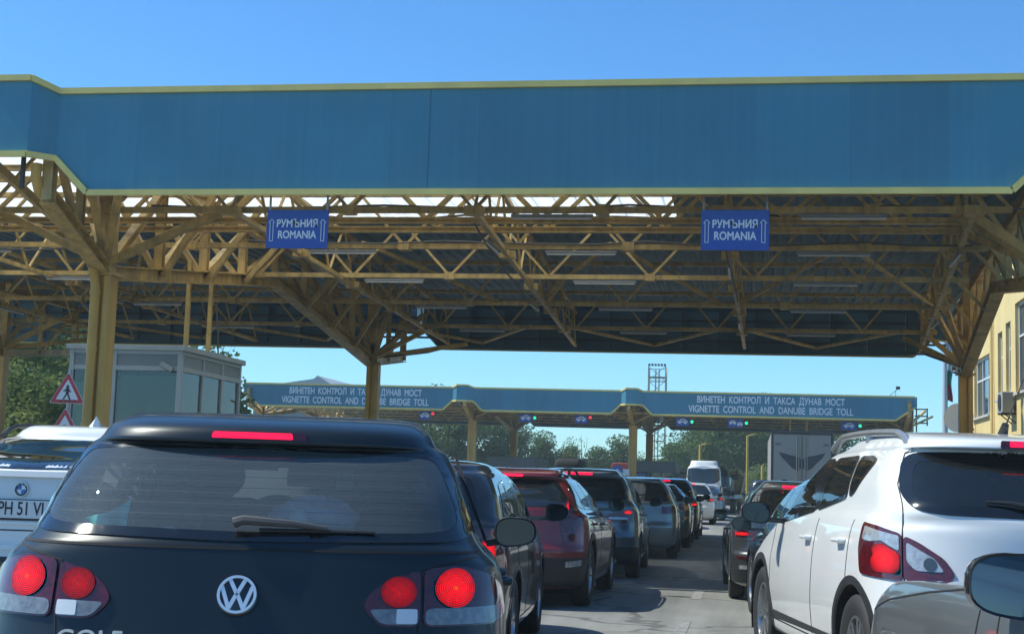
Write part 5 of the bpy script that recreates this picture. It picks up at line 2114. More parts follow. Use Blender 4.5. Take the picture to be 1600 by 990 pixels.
# ---- dark brown black hatch behind the navy one
S2 = spec(L=4.1, W=1.75, H=1.47, zb=1.02, yb=0.08, yt=0.26, zt=1.37, wr=0.66, wb=0.825, yw=3.0, ywt=2.2, nr=4.6, ntop=4.2, spoil=0.0, capr=.45,
          rear_win=[(0, 1.05), (0.60, 1.055), (0.64, 1.08), (0.575, 1.32), (0.53, 1.345), (0, 1.35)])
c2, B = build_car('hatchback', 'brown black upright hatchback with door mirror out, second in the left queue', S2, (-2.45, 9.4, 0), R(4), P_BROWNBLK, 1.0, 0.03, True, glass=M_TINT, side_glass=M_TINT)
seats(c2, S2)
for sg in (1, -1):
    pl = [(0.62, 0.70), (0.62, 1.0), (0.76, 1.0), (0.95, 0.94), (0.93, 0.74), (0.78, 0.70)]
    lamp_box(B, c2, pl if sg > 0 else mirror_poly(pl), 'arc', M_REDLENS, lit=[[(sg * .66, .78), (sg * .78, .78), (sg * .78, .92), (sg * .66, .92)]])
plate(c2, B, 0.66)

# ---- red crossover
S3 = spec(L=4.3, W=1.83, H=1.49, zb=1.03, yb=0.10, yt=0.62, zt=1.37, wr=0.56, wb=0.80, yw=3.05, ywt=2.2, spoil=0.10, rw=0.34, nr=2.8)
c3, B = build_car('crossover', 'red crossover with black cladding and roof rails, brake lights on', S3, (-2.60, 15.0, 0), R(0.3), P_RED, 1.0, 0.028, True,
                  glass=M_TINT, side_glass=M_TINT, lower=0.07, mirror_mat=M_GLOSSBLK, spokes=5)
seats(c3, S3)
band(B, c3, 'bumper', 0.24, 0.54, 1.05, M_BLK)
for sg in (1, -1):
    pl = [(0.66, 0.70), (0.60, 0.94), (0.62, 1.06), (0.70, 1.16), (0.80, 1.05), (0.98, 0.96), (0.84, 0.86), (0.76, 0.70)]
    lamp_box(B, c3, pl if sg > 0 else mirror_poly(pl), 'arc', M_REDLENS, lit=[[(sg * .66, .96), (sg * .70, .96), (sg * .74, 1.12), (sg * .70, 1.12)]])
    pl = [(sg * .70, .44), (sg * .92, .46), (sg * .92, .52), (sg * .70, .50)]
    lamp_box(B, c3, pl, 'arc', M_CLEARLENS, name='reversing_light', r=0.01)
roof_rails(c3, B, 0.52, 0.75, 2.5, lambda y: 1.435 - 0.03 * (y - 1.7) ** 2, M_BLK, lift=0.055)
B.patch('brake_light', rounded([(-0.14, 1.39), (0.14, 1.39), (0.14, 1.41), (-0.14, 1.41)], 0.006), 'rear', M_LITBAR, c3, 0.006, 0.01)
plate(c3, B, 0.78)

# ---- blue grey people carrier
S4 = spec(L=4.36, W=1.80, H=1.56, zb=1.06, yb=0.08, yt=0.36, zt=1.44, wr=0.62, wb=0.82, yw=3.2, ywt=2.25, spoil=0.10, nr=3.2,
          rear_win=[(0, 1.09), (0.68, 1.10), (0.72, 1.13), (0.60, 1.40), (0.56, 1.415), (0, 1.42)])
c4, B = build_car('people_carrier', 'blue grey people carrier with wide red lamps and a high brake light', S4, (-2.42, 20.1, 0), R(1.5), P_BLUEGREY, 1.0, 0.03, True, glass=M_TINT, side_glass=M_TINT)
seats(c4, S4)
for sg in (1, -1):
    pl = [(0.36, 0.80), (0.42, 0.90), (0.66, 0.98), (0.86, 1.0), (0.96, 0.93), (0.92, 0.80)]
    lamp_box(B, c4, pl if sg > 0 else mirror_poly(pl), 'arc', M_REDLENS, lit=[[(sg * .68, .92), (sg * .82, .92), (sg * .82, .97), (sg * .68, .97)]])
    pl = [(sg * .46, .845), (sg * .74, .845), (sg * .74, .875), (sg * .46, .875)]
    lamp_box(B, c4, pl, 'arc', M_CLEARLENS, name='reversing_light', r=0.008, off=0.01)
B.patch('brake_light', rounded([(-0.20, 1.46), (0.20, 1.46), (0.20, 1.488), (-0.20, 1.488)], 0.006), 'rear', M_LITBAR, c4, 0.006, 0.01)
plate(c4, B, 0.70)
for sg in (1, -1):
    mb = MB()
    mb.tube([(sg * .55, 0.02, .27), (sg * .55, -.02, .27)], 0.04, 10)
    mb.build('exhaust', M_CHROME, c4)
band(B, c4, 'bumper', 0.24, 0.46, 1.2, M_BLK)


def simple_car(name, label, s, loc, yaw, mat, lit=True, res=0.05, glass=None, lampz=0.9, lamp_w=0.2, high=True, group=None, scale=1.0, mirror_mat=None, lower=None):
    c, B = build_car(name, label, s, loc, R(yaw), mat, scale, res, False, glass=glass, wheels_simple=True, mirror_mat=mirror_mat, lower=lower)
    h = s['W'] / 2
    for sg in (1, -1):
        pl = [(h - lamp_w - .1, lampz - .07), (h - lamp_w - .1, lampz + .07), (h + 0.12, lampz + .07), (h + .1, lampz - .06)]
        lamp_box(B, c, pl if sg > 0 else mirror_poly(pl), 'arc', M_REDLENS, lit=[[(sg * (h - lamp_w), lampz - .03), (sg * (h - .02), lampz - .03), (sg * (h - .02), lampz + .035), (sg * (h - lamp_w), lampz + .035)]] if lit else None)
    if high:
        z = s['zt'] + 0.032
        B.patch('brake_light', rounded([(-.16, z - .014), (.16, z - .014), (.16, z + .016), (-.16, z + .016)], 0.006), 'rear', M_LITBAR if lit else M_DKRED, c, 0.006, 0.01)
    plate(c, B, 0.72, band=False)
    return c, B


simple_car('hatchback', 'silver grey hatchback behind the blue grey people carrier, dark tail lights', spec(L=4.3, W=1.79, H=1.50, zb=1.02, yb=.08, yt=.34, zt=1.40, wr=.61), (-2.18, 26.3, 0), 1.5, P_DKSILVER, lit=False, high=False)
simple_car('saloon', 'low black saloon just ahead of the silver grey hatchback', spec(L=4.6, W=1.8, H=1.40, zb=1.0, yb=.12, yt=1.0, zt=1.31, wr=.56, yw=3.3, ywt=2.5), (-2.14, 31.2, 0), 1.0, P_BLACK, lit=False, high=False)
simple_car('estate_car', 'tall dark estate car with an aerial, ahead of the black saloon', spec(L=4.7, W=1.86, H=1.56, zb=1.06, yb=.08, yt=.36, zt=1.45, wr=.64, rw=.34), (-2.17, 36.5, 0), 0.5, P_BROWNBLK, lit=True)
simple_car('hatchback', 'white hatchback just visible beyond the tall dark estate car', spec(L=4.1, W=1.76, H=1.47, zb=1.02, yb=.1, yt=.4, zt=1.37, wr=.6), (-2.95, 46.3, 0), 0, P_WHITE)
simple_car('crossover', 'white crossover with lit red lamps ahead of the white hatchback', spec(L=4.3, W=1.82, H=1.52, zb=1.05, yb=.1, yt=.4, zt=1.42, wr=.62, rw=.34), (-2.15, 52.5, 0), 0, P_WHITE)
simple_car('saloon', 'silver car with lit lamps right behind the white minibus', spec(L=4.5, W=1.8, H=1.45, zb=1.0, yb=.12, yt=.8, zt=1.35, wr=.58), (-1.93, 60.0, 0), 0, P_SILVER)

# left hand lane beyond the hatchbacks: suv with a soft roof bag
tall, B = simple_car('suv', 'silver suv in the next lane carrying a black roof bag', spec(L=4.6, W=1.86, H=1.66, zb=1.12, yb=.1, yt=.4, zt=1.52, wr=.64, rw=.36), (-6.25, 48.0, 0), 0, P_SILVER)
rb = MB()
vs, fs = [], []
rows = [(0.0, 0.78), (0.06, 0.98), (0.22, 1.0), (0.38, 0.96), (0.47, 0.82), (0.50, 0.5)]
n = 28
for z, k in rows:
    for i in range(n):
        a = 2 * PI * i / n
        ca, sa = math.cos(a), math.sin(a)
        vs.append((0.52 * k * math.copysign(abs(ca) ** .35, ca), 0.75 * k * math.copysign(abs(sa) ** .35, sa), z + 0.012 * math.sin(5 * a)))
for j in range(len(rows) - 1):
    for i in range(n):
        fs.append((j * n + i, j * n + (i + 1) % n, (j + 1) * n + (i + 1) % n, (j + 1) * n + i))
fs.append(tuple(range((len(rows) - 1) * n, len(rows) * n)))
rb.add(vs, fs)
bag = rb.build('roof_bag', pmat('bag_fabric', (0.012, 0.012, 0.014), 0.8, var=.3), None, smooth=True)
bag.location = (-6.25, 50.0, 1.72)
tag(bag, 'black soft roof bag strapped on top of the silver suv', 'roof bag')
mb = MB()
for dy in (-0.4, 0.4):
    mb.bb(-0.525, 0.525, dy - .02, dy + .02, 0.505, 0.515)
    mb.bb(-0.55, -0.53, dy - .02, dy + .02, -0.05, 0.5)
    mb.bb(0.53, 0.55, dy - .02, dy + .02, -0.05, 0.5)
mb.build('strap', M_BLK, bag)
simple_car('saloon', 'pale blue car in the next lane, only its roof showing over the brown black hatch', spec(L=4.5, W=1.8, H=1.50, zb=1.05, yb=.1, yt=.6, zt=1.4, wr=.6), (-7.0, 29.5, 0), 0, P_SILVER)

# ---- white minibus
SV = dict(spec(L=5.6, W=2.0, H=2.75, zb=1.45, yb=0.05, yt=0.20, zt=2.42, yw=4.7, ywt=4.1, zbf=1.35, wr=0.80, wb=0.95, hoodz=0.95, nr=5.0, ntop=4.5, rw=0.36, axr=1.2, axf=4.6, spoil=0.0,
               rear_win=[(0, 1.56), (0.52, 1.57), (0.78, 1.68), (0.86, 1.88), (0.80, 2.28), (0.74, 2.33), (0.3, 2.34), (0, 2.30)]))
van, B = build_car('minibus', 'white high roof minibus with a wide black rear window', SV, (-2.36, 74.0, 0), 0, P_WHITE, 1.0, 0.05, False, wheels_simple=True, frit=0.05, handles=False)
for sg in (1, -1):
    pl = [(0.86, 0.95), (0.86, 1.45), (1.02, 1.45), (1.04, 0.95)]
    lamp_box(B, van, pl if sg > 0 else mirror_poly(pl), 'arc', M_REDLENS)
mb = MB()
B.strip_into(mb, [(0, 0.45), (0, 1.5)], 'rear', 0.02, 0.003)
B.strip_into(mb, [(-0.9, 0.62), (0.9, 0.62)], 'rear', 0.03, 0.003)
mb.build('door_gap', M_GAP, van)
mb = MB()
p, _ = B.point('rear', 0.25, 1.28)
mb.box((0.25, p.y - 0.02, 1.28), (0.22, 0.04, 0.07))
mb.build('door_handle', M_BLK, van)
plate(van, B, 0.82, band=False)

# ---- recovery truck carrying a black suv
tow = thing('recovery_truck', 'orange recovery truck with a pale flatbed under the black suv', 'truck', (-1.98, 79.5, 0), R(-3.5))
M_ORANGE = pmat('orange_truck_paint', (0.42, 0.20, 0.05), 0.5, coat=0.5, var=0.15)
M_BED = pmat('flatbed_steel', (0.52, 0.53, 0.52), 0.5, metal=0.2, var=0.15)
mb = MB()
mb.bb(-1.2, 1.2, 0, 5.6, 0.80, 0.93)
mb.bb(-1.2, -1.1, 0, 5.6, 0.933, 1.02)
mb.bb(1.1, 1.2, 0, 5.6, 0.933, 1.02)
mb.build('flatbed', M_BED, tow, bevel=0.01)
mb = MB()
mb.bb(-0.45, -0.3, 0.2, 7.6, 0.5, 0.797)
mb.bb(0.3, 0.45, 0.2, 7.6, 0.5, 0.797)
mb.bb(-1.15, 1.15, 0.0, 0.14, 0.42, 0.56)
mb.build('chassis', M_BLK, tow)
mb = MB()
mb.prism([(-1.1, 5.8, 0.55), (-1.1, 7.7, 0.55), (-1.1, 7.72, 1.4), (-1.1, 7.3, 2.35), (-1.1, 5.8, 2.4)], (2.2, 0, 0))
cabo = mb.build('cab', M_ORANGE, tow, bevel=0.05)
mb = MB()
mb.bb(-0.9, 0.9, 5.785, 5.795, 1.5, 2.15)
mb.build('cab_window', M_DKGLASS, cabo)
mb = MB()
mb.bb(-1.1, 1.1, 5.64, 5.74, 0.95, 1.9)
mb.bar((1.05, 5.5, 0.95), (1.25, 5.9, 2.1), 0.22, 0.2)
mb.bar((1.25, 5.9, 2.1), (0.9, 5.5, 2.35), 0.18, 0.18)
mb.build('headboard', M_ORANGE, tow)
for x in (-0.98, 0.98):
    wheel(tow, x, 1.5, 0.40, 0.3, simple=True)
    wheel(tow, x, 6.6, 0.40, 0.26, simple=True)
for sg in (1, -1):
    mb = MB()
    mb.bb(sg * 0.95 - .12, sg * .95 + .12, -0.03, -0.002, 0.44, 0.54)
    mb.build('tail_light', M_REDLENS, tow)
simple_car('suv', 'black suv loaded on the orange recovery truck', spec(L=4.6, W=1.88, H=1.68, zb=1.12, yb=.1, yt=.45, zt=1.52, wr=.62, rw=.36), (-2.0, 79.9, 0.935), -3.5, P_BLACK, lit=False, high=False)

# ---- right lane
SP = spec(L=4.9, W=1.98, H=1.60, zb=1.10, yb=.10, yt=.95, zt=1.48, wr=.58, wb=.84, yw=3.5, ywt=2.5, spoil=-.05, rw=.39, axr=1.0, axf=3.9, nr=3.4, capr=0.6)
pc, B = build_car('coupe_suv', 'graphite coupe suv with a lamp bar across the tail, in the right lane', SP, (0.67, 17.0, 0), R(2.5), P_GREY, 0.905, 0.028, True, glass=M_TINT, side_glass=M_TINT)
seats(pc, SP)
B.patch('tail_light', rounded([(-1.08, 0.845), (-1.04, 0.915), (-0.6, 0.935), (0.6, 0.935), (1.04, 0.915), (1.08, 0.845), (0.62, 0.86), (-0.62, 0.86)], 0.03), 'arc', M_REDLENS, pc, 0.008, 0.02, h=0.025)
tl = [o for o in pc.children if o.name.startswith('tail_light')][-1]
for sg in (1, -1):
    B.patch('lit_lens', rounded([(sg * .74, .865), (sg * 0.99, .862), (sg * 0.99, .90), (sg * .74, .91)], 0.01), 'arc', M_LITSOFT, tl, 0.011, 0.004)
B.patch('brake_light', rounded([(-0.26, 1.50), (0.26, 1.50), (0.26, 1.525), (-0.26, 1.525)], 0.008), 'rear', M_LITBAR, pc, 0.008, 0.01)
mb = MB()
B.strip_into(mb, [(-0.85, 0.46), (0.85, 0.46)], 'rear', 0.05, 0.012, 0.02)
mb.build('bumper_trim', M_CLEARLENS, pc, smooth=True)
mb = MB()
B.strip_into(mb, [(-0.9, 0.80), (0.9, 0.80)], 'rear', 0.012, 0.003)
B.strip_into(mb, [(-0.85, 0.67), (0.85, 0.67)], 'rear', 0.012, 0.003)
mb.build('tailgate_gap', M_GAP, pc, smooth=True)
band(B, pc, 'diffuser', 0.26, 0.43, 1.3, M_BLK)
for sg in (1, -1):
    mb = MB()
    p, _ = B.point('rear', sg * 0.58, 0.36)
    o1 = rounded([(sg * .58 - .13, .31), (sg * .58 + .13, .31), (sg * .58 + .13, .41), (sg * .58 - .13, .41)], 0.03)
    o2 = inset(o1, 0.016)
    n = len(o1)
    mb.add([(x, p.y - 0.03, z) for x, z in o1] + [(x, p.y - 0.03, z) for x, z in o2] + [(x, p.y + 0.06, z) for x, z in o2] + [(x, p.y + 0.03, z) for x, z in o1],
           [(k, (k + 1) % n, n + (k + 1) % n, n + k) for k in range(n)] + [(n + k, n + (k + 1) % n, 2 * n + (k + 1) % n, 2 * n + k) for k in range(n)] + [(3 * n + k, 3 * n + (k + 1) % n, (k + 1) % n, k) for k in range(n)])
    mb.build('exhaust', M_CHROME, pc, smooth=True)
    lamp_box(B, pc, [(sg * .66, .56), (sg * .95, .57), (sg * .95, .595), (sg * .66, .60)], 'arc', M_REDLENS, name='reflector', r=0.01)
plate(pc, B, 0.74)

SB = spec(L=4.25, W=1.78, H=1.47, zb=1.0, yb=.10, yt=.55, zt=1.37, wr=.58, wb=.80, yw=3.0, ywt=2.15, hoodz=0.66, zbf=.93, mdz=-.06)
bk, B = build_car('hatchback', 'black hatchback squeezed between the graphite suv and the white crossover', SB, (1.20, 12.45, 0), R(5.5), P_BLACK, 1.0, 0.03, True, glass=M_TINT, side_glass=M_TINT)
seats(bk, SB)
for sg in (1, -1):
    pl = [(0.60, .84), (0.60, .98), (0.98, .96), (0.96, .84)]
    lamp_box(B, bk, pl if sg > 0 else mirror_poly(pl), 'arc', M_REDLENS)

# ---- white crossover on the right
SQ = spec(L=4.33, W=1.80, H=1.615, zb=1.12, zbf=1.07, yb=0.12, yt=0.50, zt=1.49, wr=0.655, wb=0.835, yw=3.18, ywt=2.42, spoil=0.10, rw=0.345, ra=0.40, axr=0.80, axf=3.43, nr=2.7, capr=0.7, gc=0.24, mdz=-.075,
         side_wins=[[(1.30, 1.225), (1.90, 1.14), (1.90, 1.445), (1.40, 1.455)], [(1.97, 1.13), (2.80, 1.045), (2.96, 1.055), (2.42, 1.44), (1.97, 1.445)], [(1.16, 1.25), (1.24, 1.235), (1.34, 1.45), (1.10, 1.45), (0.98, 1.43)]],
          rear_win=[(0, 1.135), (0.55, 1.145), (0.68, 1.165), (0.715, 1.25), (0.66, 1.42), (0.60, 1.475), (0, 1.49)])
qx, qy = 1.67, 8.03
qq, B = build_car('crossover', 'white crossover with silver roof rails and a kinked rear lamp, lower right', SQ, (qx, qy, 0), R(10.4), P_WHITE, 1.06, 0.022, True,
                  glass=M_TINT, side_glass=M_TINT, frit=0.05, lower=0.045, spokes=7, mirror_mat=M_BLK)
seats(qq, SQ)
for sg in (1, -1):
    F = (lambda q: q) if sg > 0 else mirror_poly
    lo = B.patch('tail_light', rounded(F([(0.80, 0.80), (0.80, 1.04), (0.98, 1.075), (1.16, 1.09), (1.20, 0.95), (1.17, 0.815)]), 0.03), 'arc', M_REDLENS, qq, 0.010, 0.03)
    li = B.patch('tail_light', rounded(F([(0.52, 0.84), (0.57, 0.92), (0.70, 1.0), (0.79, 1.035), (0.79, 0.80), (0.56, 0.80)]), 0.035), 'arc', M_REDLENS, qq, 0.010, 0.03)
    B.patch('lit_lens', rounded(F([(0.81, 0.83), (0.81, 0.935), (0.93, 0.985), (1.03, 0.97), (1.0, 0.92), (1.03, 0.90), (1.02, 0.835)]), 0.02), 'arc', M_LITSOFT, lo, 0.014, 0.004)
    B.patch('clear_lens', rounded(F([(0.815, 0.95), (0.815, 1.03), (1.12, 1.07), (1.14, 1.0), (1.05, 0.99), (0.94, 1.0)]), 0.015), 'arc', M_CLEARLENS, lo, 0.013, 0.004)
    B.patch('clear_lens', rounded(F([(0.575, 0.855), (0.62, 0.92), (0.77, 1.0), (0.77, 0.90), (0.72, 0.855)]), 0.02), 'arc', M_CLEARLENS, li, 0.014, 0.004)
    B.patch('reversing_bulb', disc_poly(sg * 0.645, 0.89, 0.034), 'arc', pmat('bulb_dark', (0.10, 0.11, 0.11), 0.1, metal=.6), li, 0.017, 0.003)
B.patch('brake_light', rounded([(-0.19, 1.51), (0.19, 1.51), (0.18, 1.54), (-0.18, 1.54)], 0.01), 'rear', M_DKRED, qq, 0.010, 0.02)
ql = [o for o in qq.children if o.name.startswith('brake_light')][-1]
B.patch('lit_bar', rounded([(-0.14, 1.514), (0.14, 1.514), (0.135, 1.536), (-0.135, 1.536)], 0.006), 'rear', M_LITBAR, ql, 0.013, 0.004)
mb = MB()
for sg in (1, -1):
    B.strip_into(mb, [(sg * 0.66, 1.50), (sg * 0.78, 1.30), (sg * 0.80, 1.05), (sg * 0.795, 0.82), (sg * 0.76, 0.68), (sg * .70, .60)], 'arc', 0.008)
B.strip_into(mb, [(-.7, .6), (.7, .6)], 'rear', 0.008)
mb.build('tailgate_gap', M_GAP, qq, smooth=True)
roof_rails(qq, B, 0.575, 0.72, 2.45, lambda y: 1.545 - 0.03 * (y - 1.75) ** 2, pmat('silver_rail', (0.55, 0.56, 0.56), 0.3, metal=.8), r=0.022, lift=0.07)
mb = MB()
q = [B.point('rear', x, z) for x, z in ((0.0, 1.12), (-0.02, 1.16), (-0.22, 1.20), (-0.34, 1.21))]
mb.tube([p_ + n_ * o_ for (p_, n_), o_ in zip(q, (0.02, 0.035, 0.025, 0.018))], [0.02, 0.018, 0.012, 0.006], 8)
mb.build('wiper', M_BLK, qq, smooth=True)
mb = MB()
mb.tube([(0.02, 0.95, 1.60), (0.02, 0.9, 1.66)], [0.03, 0.02], 10)
mb.tube([(0.02, 0.9, 1.65), (0.02, 0.62, 1.90)], [0.006, 0.003], 6)
mb.build('roof_aerial', M_BLK, qq)
plate(qq, B, 0.80)

# ---- silver car beside the camera: bonnet, wing and door mirror
SS = spec(L=4.9, W=1.80, H=1.48, zb=1.02, zbf=0.98, yb=0.12, yt=0.45, zt=1.38, yw=2.95, ywt=2.1, hoodz=0.77, spoil=0.04)
sx, sy, _ = cam_frame(1.575 + 0.96, 1.60)
sv, B = build_car('hatchback', 'silver car at the right edge showing bonnet, wing and black door mirror', SS, (sx, sy, 0), R(9.6), P_SILVER, 1.07, 0.03, True, glass=M_TINT, side_glass=M_TINT, mirrors=False)
seats(sv, SS)
y = 2.62
p, _ = B.point('left', y, 1.0)
mirror(sv, p.x + 0.02, y, 0.985, P_BLACK, -1, w=0.235, h=0.185, arm=0.0, glassmat=pmat('dim_mirror_glass', (0.20, 0.25, 0.27), 0.03, metal=1.0))  # dull tint stands in for a darker reflected scene
mb = MB()
B.strip_into(mb, [(3.0, 0.98), (3.05, 0.62), (3.08, 0.34)], 'left', 0.007)
B.strip_into(mb, [(3.04, 0.95), (3.6, 0.895), (4.1, 0.83), (4.5, 0.74)], 'left', 0.006)
mb.build('wing_gap', M_GAP, sv)
for sg in (1, -1):
    pl = [(0.42, 0.60), (0.72, 0.60), (0.74, 0.67), (0.5, 0.66)]
    lamp_box(B, sv, pl if sg > 0 else mirror_poly(pl), 'front', M_CLEARLENS, name='headlight')

# ---- dark suv and grey box trailer ahead in the right lane
simple_car('suv', 'dark suv whose roof shows just left of the grey trailer', spec(L=4.7, W=1.9, H=1.80, zb=1.2, yb=.1, yt=.35, zt=1.64, wr=.68, rw=.37), (0.75, 66.5, 0), 0, P_BLACK, lit=False, high=False)
tr = thing('box_trailer', 'grey box lorry trailer with dark wings painted across its rear doors', 'trailer', (2.17, 62.0, 0))
M_TRL = pmat('trailer_door_grey', (0.30, 0.30, 0.275), 0.5, var=0.08, vscale=1, streak=0.25, dirt=(0.27, 0.26, 0.23))
M_TRFR = pmat('trailer_frame_dark', (0.035, 0.038, 0.045), 0.5)
hw = 1.28
mb = MB()
mb.bb(-hw, hw, 0.03, 13.4, 1.15, 3.82)
mb.build('box', M_TRL, tr, bevel=0.02)
mb = MB()
mb.bb(-hw - .02, -hw + .07, -0.06, 0.08, 1.1, 3.74)
mb.bb(hw - .07, hw + .02, -0.06, 0.08, 1.1, 3.74)
mb.bb(-hw - .02, hw + .02, -0.07, 0.085, 3.74, 3.87)
mb.bb(-hw - .02, hw + .02, -0.07, 0.085, 1.0, 1.1)
mb.build('rear_frame', M_TRFR, tr, bevel=0.01)
for sg in (-1, 1):
    mb = MB()
    mb.bb(sg * 0.615 - .585, sg * .615 + .585, -0.04, 0.02, 1.12, 3.72)
    dr = mb.build('rear_door', M_TRL, tr, bevel=0.01)
    mb = MB()
    for dx in (0.22, 0.5):
        x = sg * (dx if dx < .3 else 0.13)
        mb.tube([(x, -0.065, 1.12), (x, -0.065, 3.72)], 0.02, 8)
        mb.box((x, -0.06, 1.25), (.09, .05, .07))
        mb.box((x, -0.06, 3.62), (.09, .05, .07))
    mb.build('lock_rod', pmat('lock_rod_grey', (0.30, 0.30, 0.29), 0.4, metal=.6), dr)
    wing = [(0.03, 2.30), (0.20, 2.18), (0.42, 2.30), (0.62, 2.52), (0.83, 2.72), (0.98, 2.95), (0.80, 2.92), (0.5, 2.84), (0.28, 2.80), (0.10, 2.74), (0.03, 2.66)]
    mb = MB()
    mb.prism([(sg * x, -0.0425, z) for x, z in wing], (0, 0.004, 0))
    mb.build('wing_marking', pmat('wing_print', (0.035, 0.045, 0.065), 0.5), dr)
    mb = MB()
    mb.box((sg * 1.0, -0.045, 3.30), (0.22, 0.012, 0.12))
    mb.build('door_plate', pmat('door_plate_dark', (0.16, 0.16, 0.17), 0.5), dr)
mb = MB()
mb.bb(-1.1, 1.1, 0.3, 12.5, 0.85, 1.1)
mb.build('chassis', M_BLK, tr)
for y in (2.2, 3.5, 4.8):
    for x in (-1.0, 1.0):
        wheel(tr, x, y, 0.5, 0.38, simple=True)
mb = MB()
mb.bb(-1.2, 1.2, 0.0, 0.1, 0.45, 0.6)
mb.build('rear_bumper', M_TRFR, tr)
for sg in (1, -1):
    mb = MB()
    mb.bb(sg * 1.0 - .18, sg * 1.0 + .18, -0.05, -0.002, 0.47, 0.58)
    mb.build('tail_light', M_REDLENS, tr)
# ------------------------------------------------------------------ signs and street furniture
M_SIGNBLUE = pmat('sign_blue', (0.016, 0.075, 0.36), 0.35, var=0.06)
M_STEEL = pmat('galvanised_steel', (0.36, 0.37, 0.37), 0.45, metal=0.5, var=0.15)
M_SIGNWHITE = pmat('sign_white', (0.70, 0.72, 0.71), 0.45)
M_SIGNRED = pmat('sign_red', (0.50, 0.035, 0.04), 0.4)


def arrow_outline(mb, cx, z0, z1, w, hw, t, y):
    """outlined upward arrow made of thin strokes"""
    P_ = [(cx - w / 2, z0), (cx - w / 2, z1 - hw * 1.1), (cx - hw, z1 - hw * 1.1), (cx, z1), (cx + hw, z1 - hw * 1.1), (cx + w / 2, z1 - hw * 1.1), (cx + w / 2, z0)]
    for i in range(len(P_)):
        a, b = P_[i], P_[(i + 1) % len(P_)]
        mb.bar((a[0], y, a[1]), (b[0], y, b[1]), 0.004, t, (0, 1, 0)) if False else mb.bar((a[0], y, a[1]), (b[0], y, b[1]), t, 0.004, (0, 1, 0))


for (x, lab) in ((-6.34, 'blue ROMANIA sign with two arrows, hanging nearer the drainpipe column'), (-0.24, 'blue ROMANIA sign with two arrows, hanging over the right lane')):
    t = thing('direction_sign', lab, 'sign', (x, 18.98, 4.76), 0, 'blue destination signs under the near canopy')
    mb = MB()
    mb.box((0, 0, 0), (0.90, 0.03, 0.55))
    mb.build('board', M_SIGNBLUE, t, bevel=0.006)
    text_obj('sign_lettering', 'РУМЪНИЯ', 0.155, M_WHITEPRINT, t, (0, -0.018, 0.075), (PI / 2, 0, 0), 0.001, 0.004)
    o = [c for c in t.children if c.name.startswith('sign_lettering')][-1]
    o.scale.x = 0.60 / o.dimensions.x
    text_obj('sign_lettering', 'ROMANIA', 0.155, M_WHITEPRINT, t, (0, -0.018, -0.085), (PI / 2, 0, 0), 0.001, 0.004)
    o = [c for c in t.children if c.name.startswith('sign_lettering')][-1]
    o.scale.x = 0.56 / o.dimensions.x
    for sg in (-1, 1):
        mb = MB()
        arrow_outline(mb, sg * 0.375, -0.17, 0.14, 0.045, 0.042, 0.009, -0.018)
        mb.build('arrow', M_WHITEPRINT, t)
    for sg in (-1, 1):
        mb = MB()
        mb.bar((sg * 0.42, 0.02, 0.2), (sg * 0.42, 0.02, 0.6), 0.025)
        mb.build('hanger', M_STEEL, t)


def tri(c, s, y):
    h = s * math.sqrt(3) / 2
    return [(c[0] - s / 2, y, c[1] - h / 3), (c[0] + s / 2, y, c[1] - h / 3), (c[0], y, c[1] + 2 * h / 3)]


def round_tri(c, s, y, r):
    p = rounded([(a, b) for a, _, b in tri(c, s, y)], r)
    return [(a, y, b) for a, b in p]


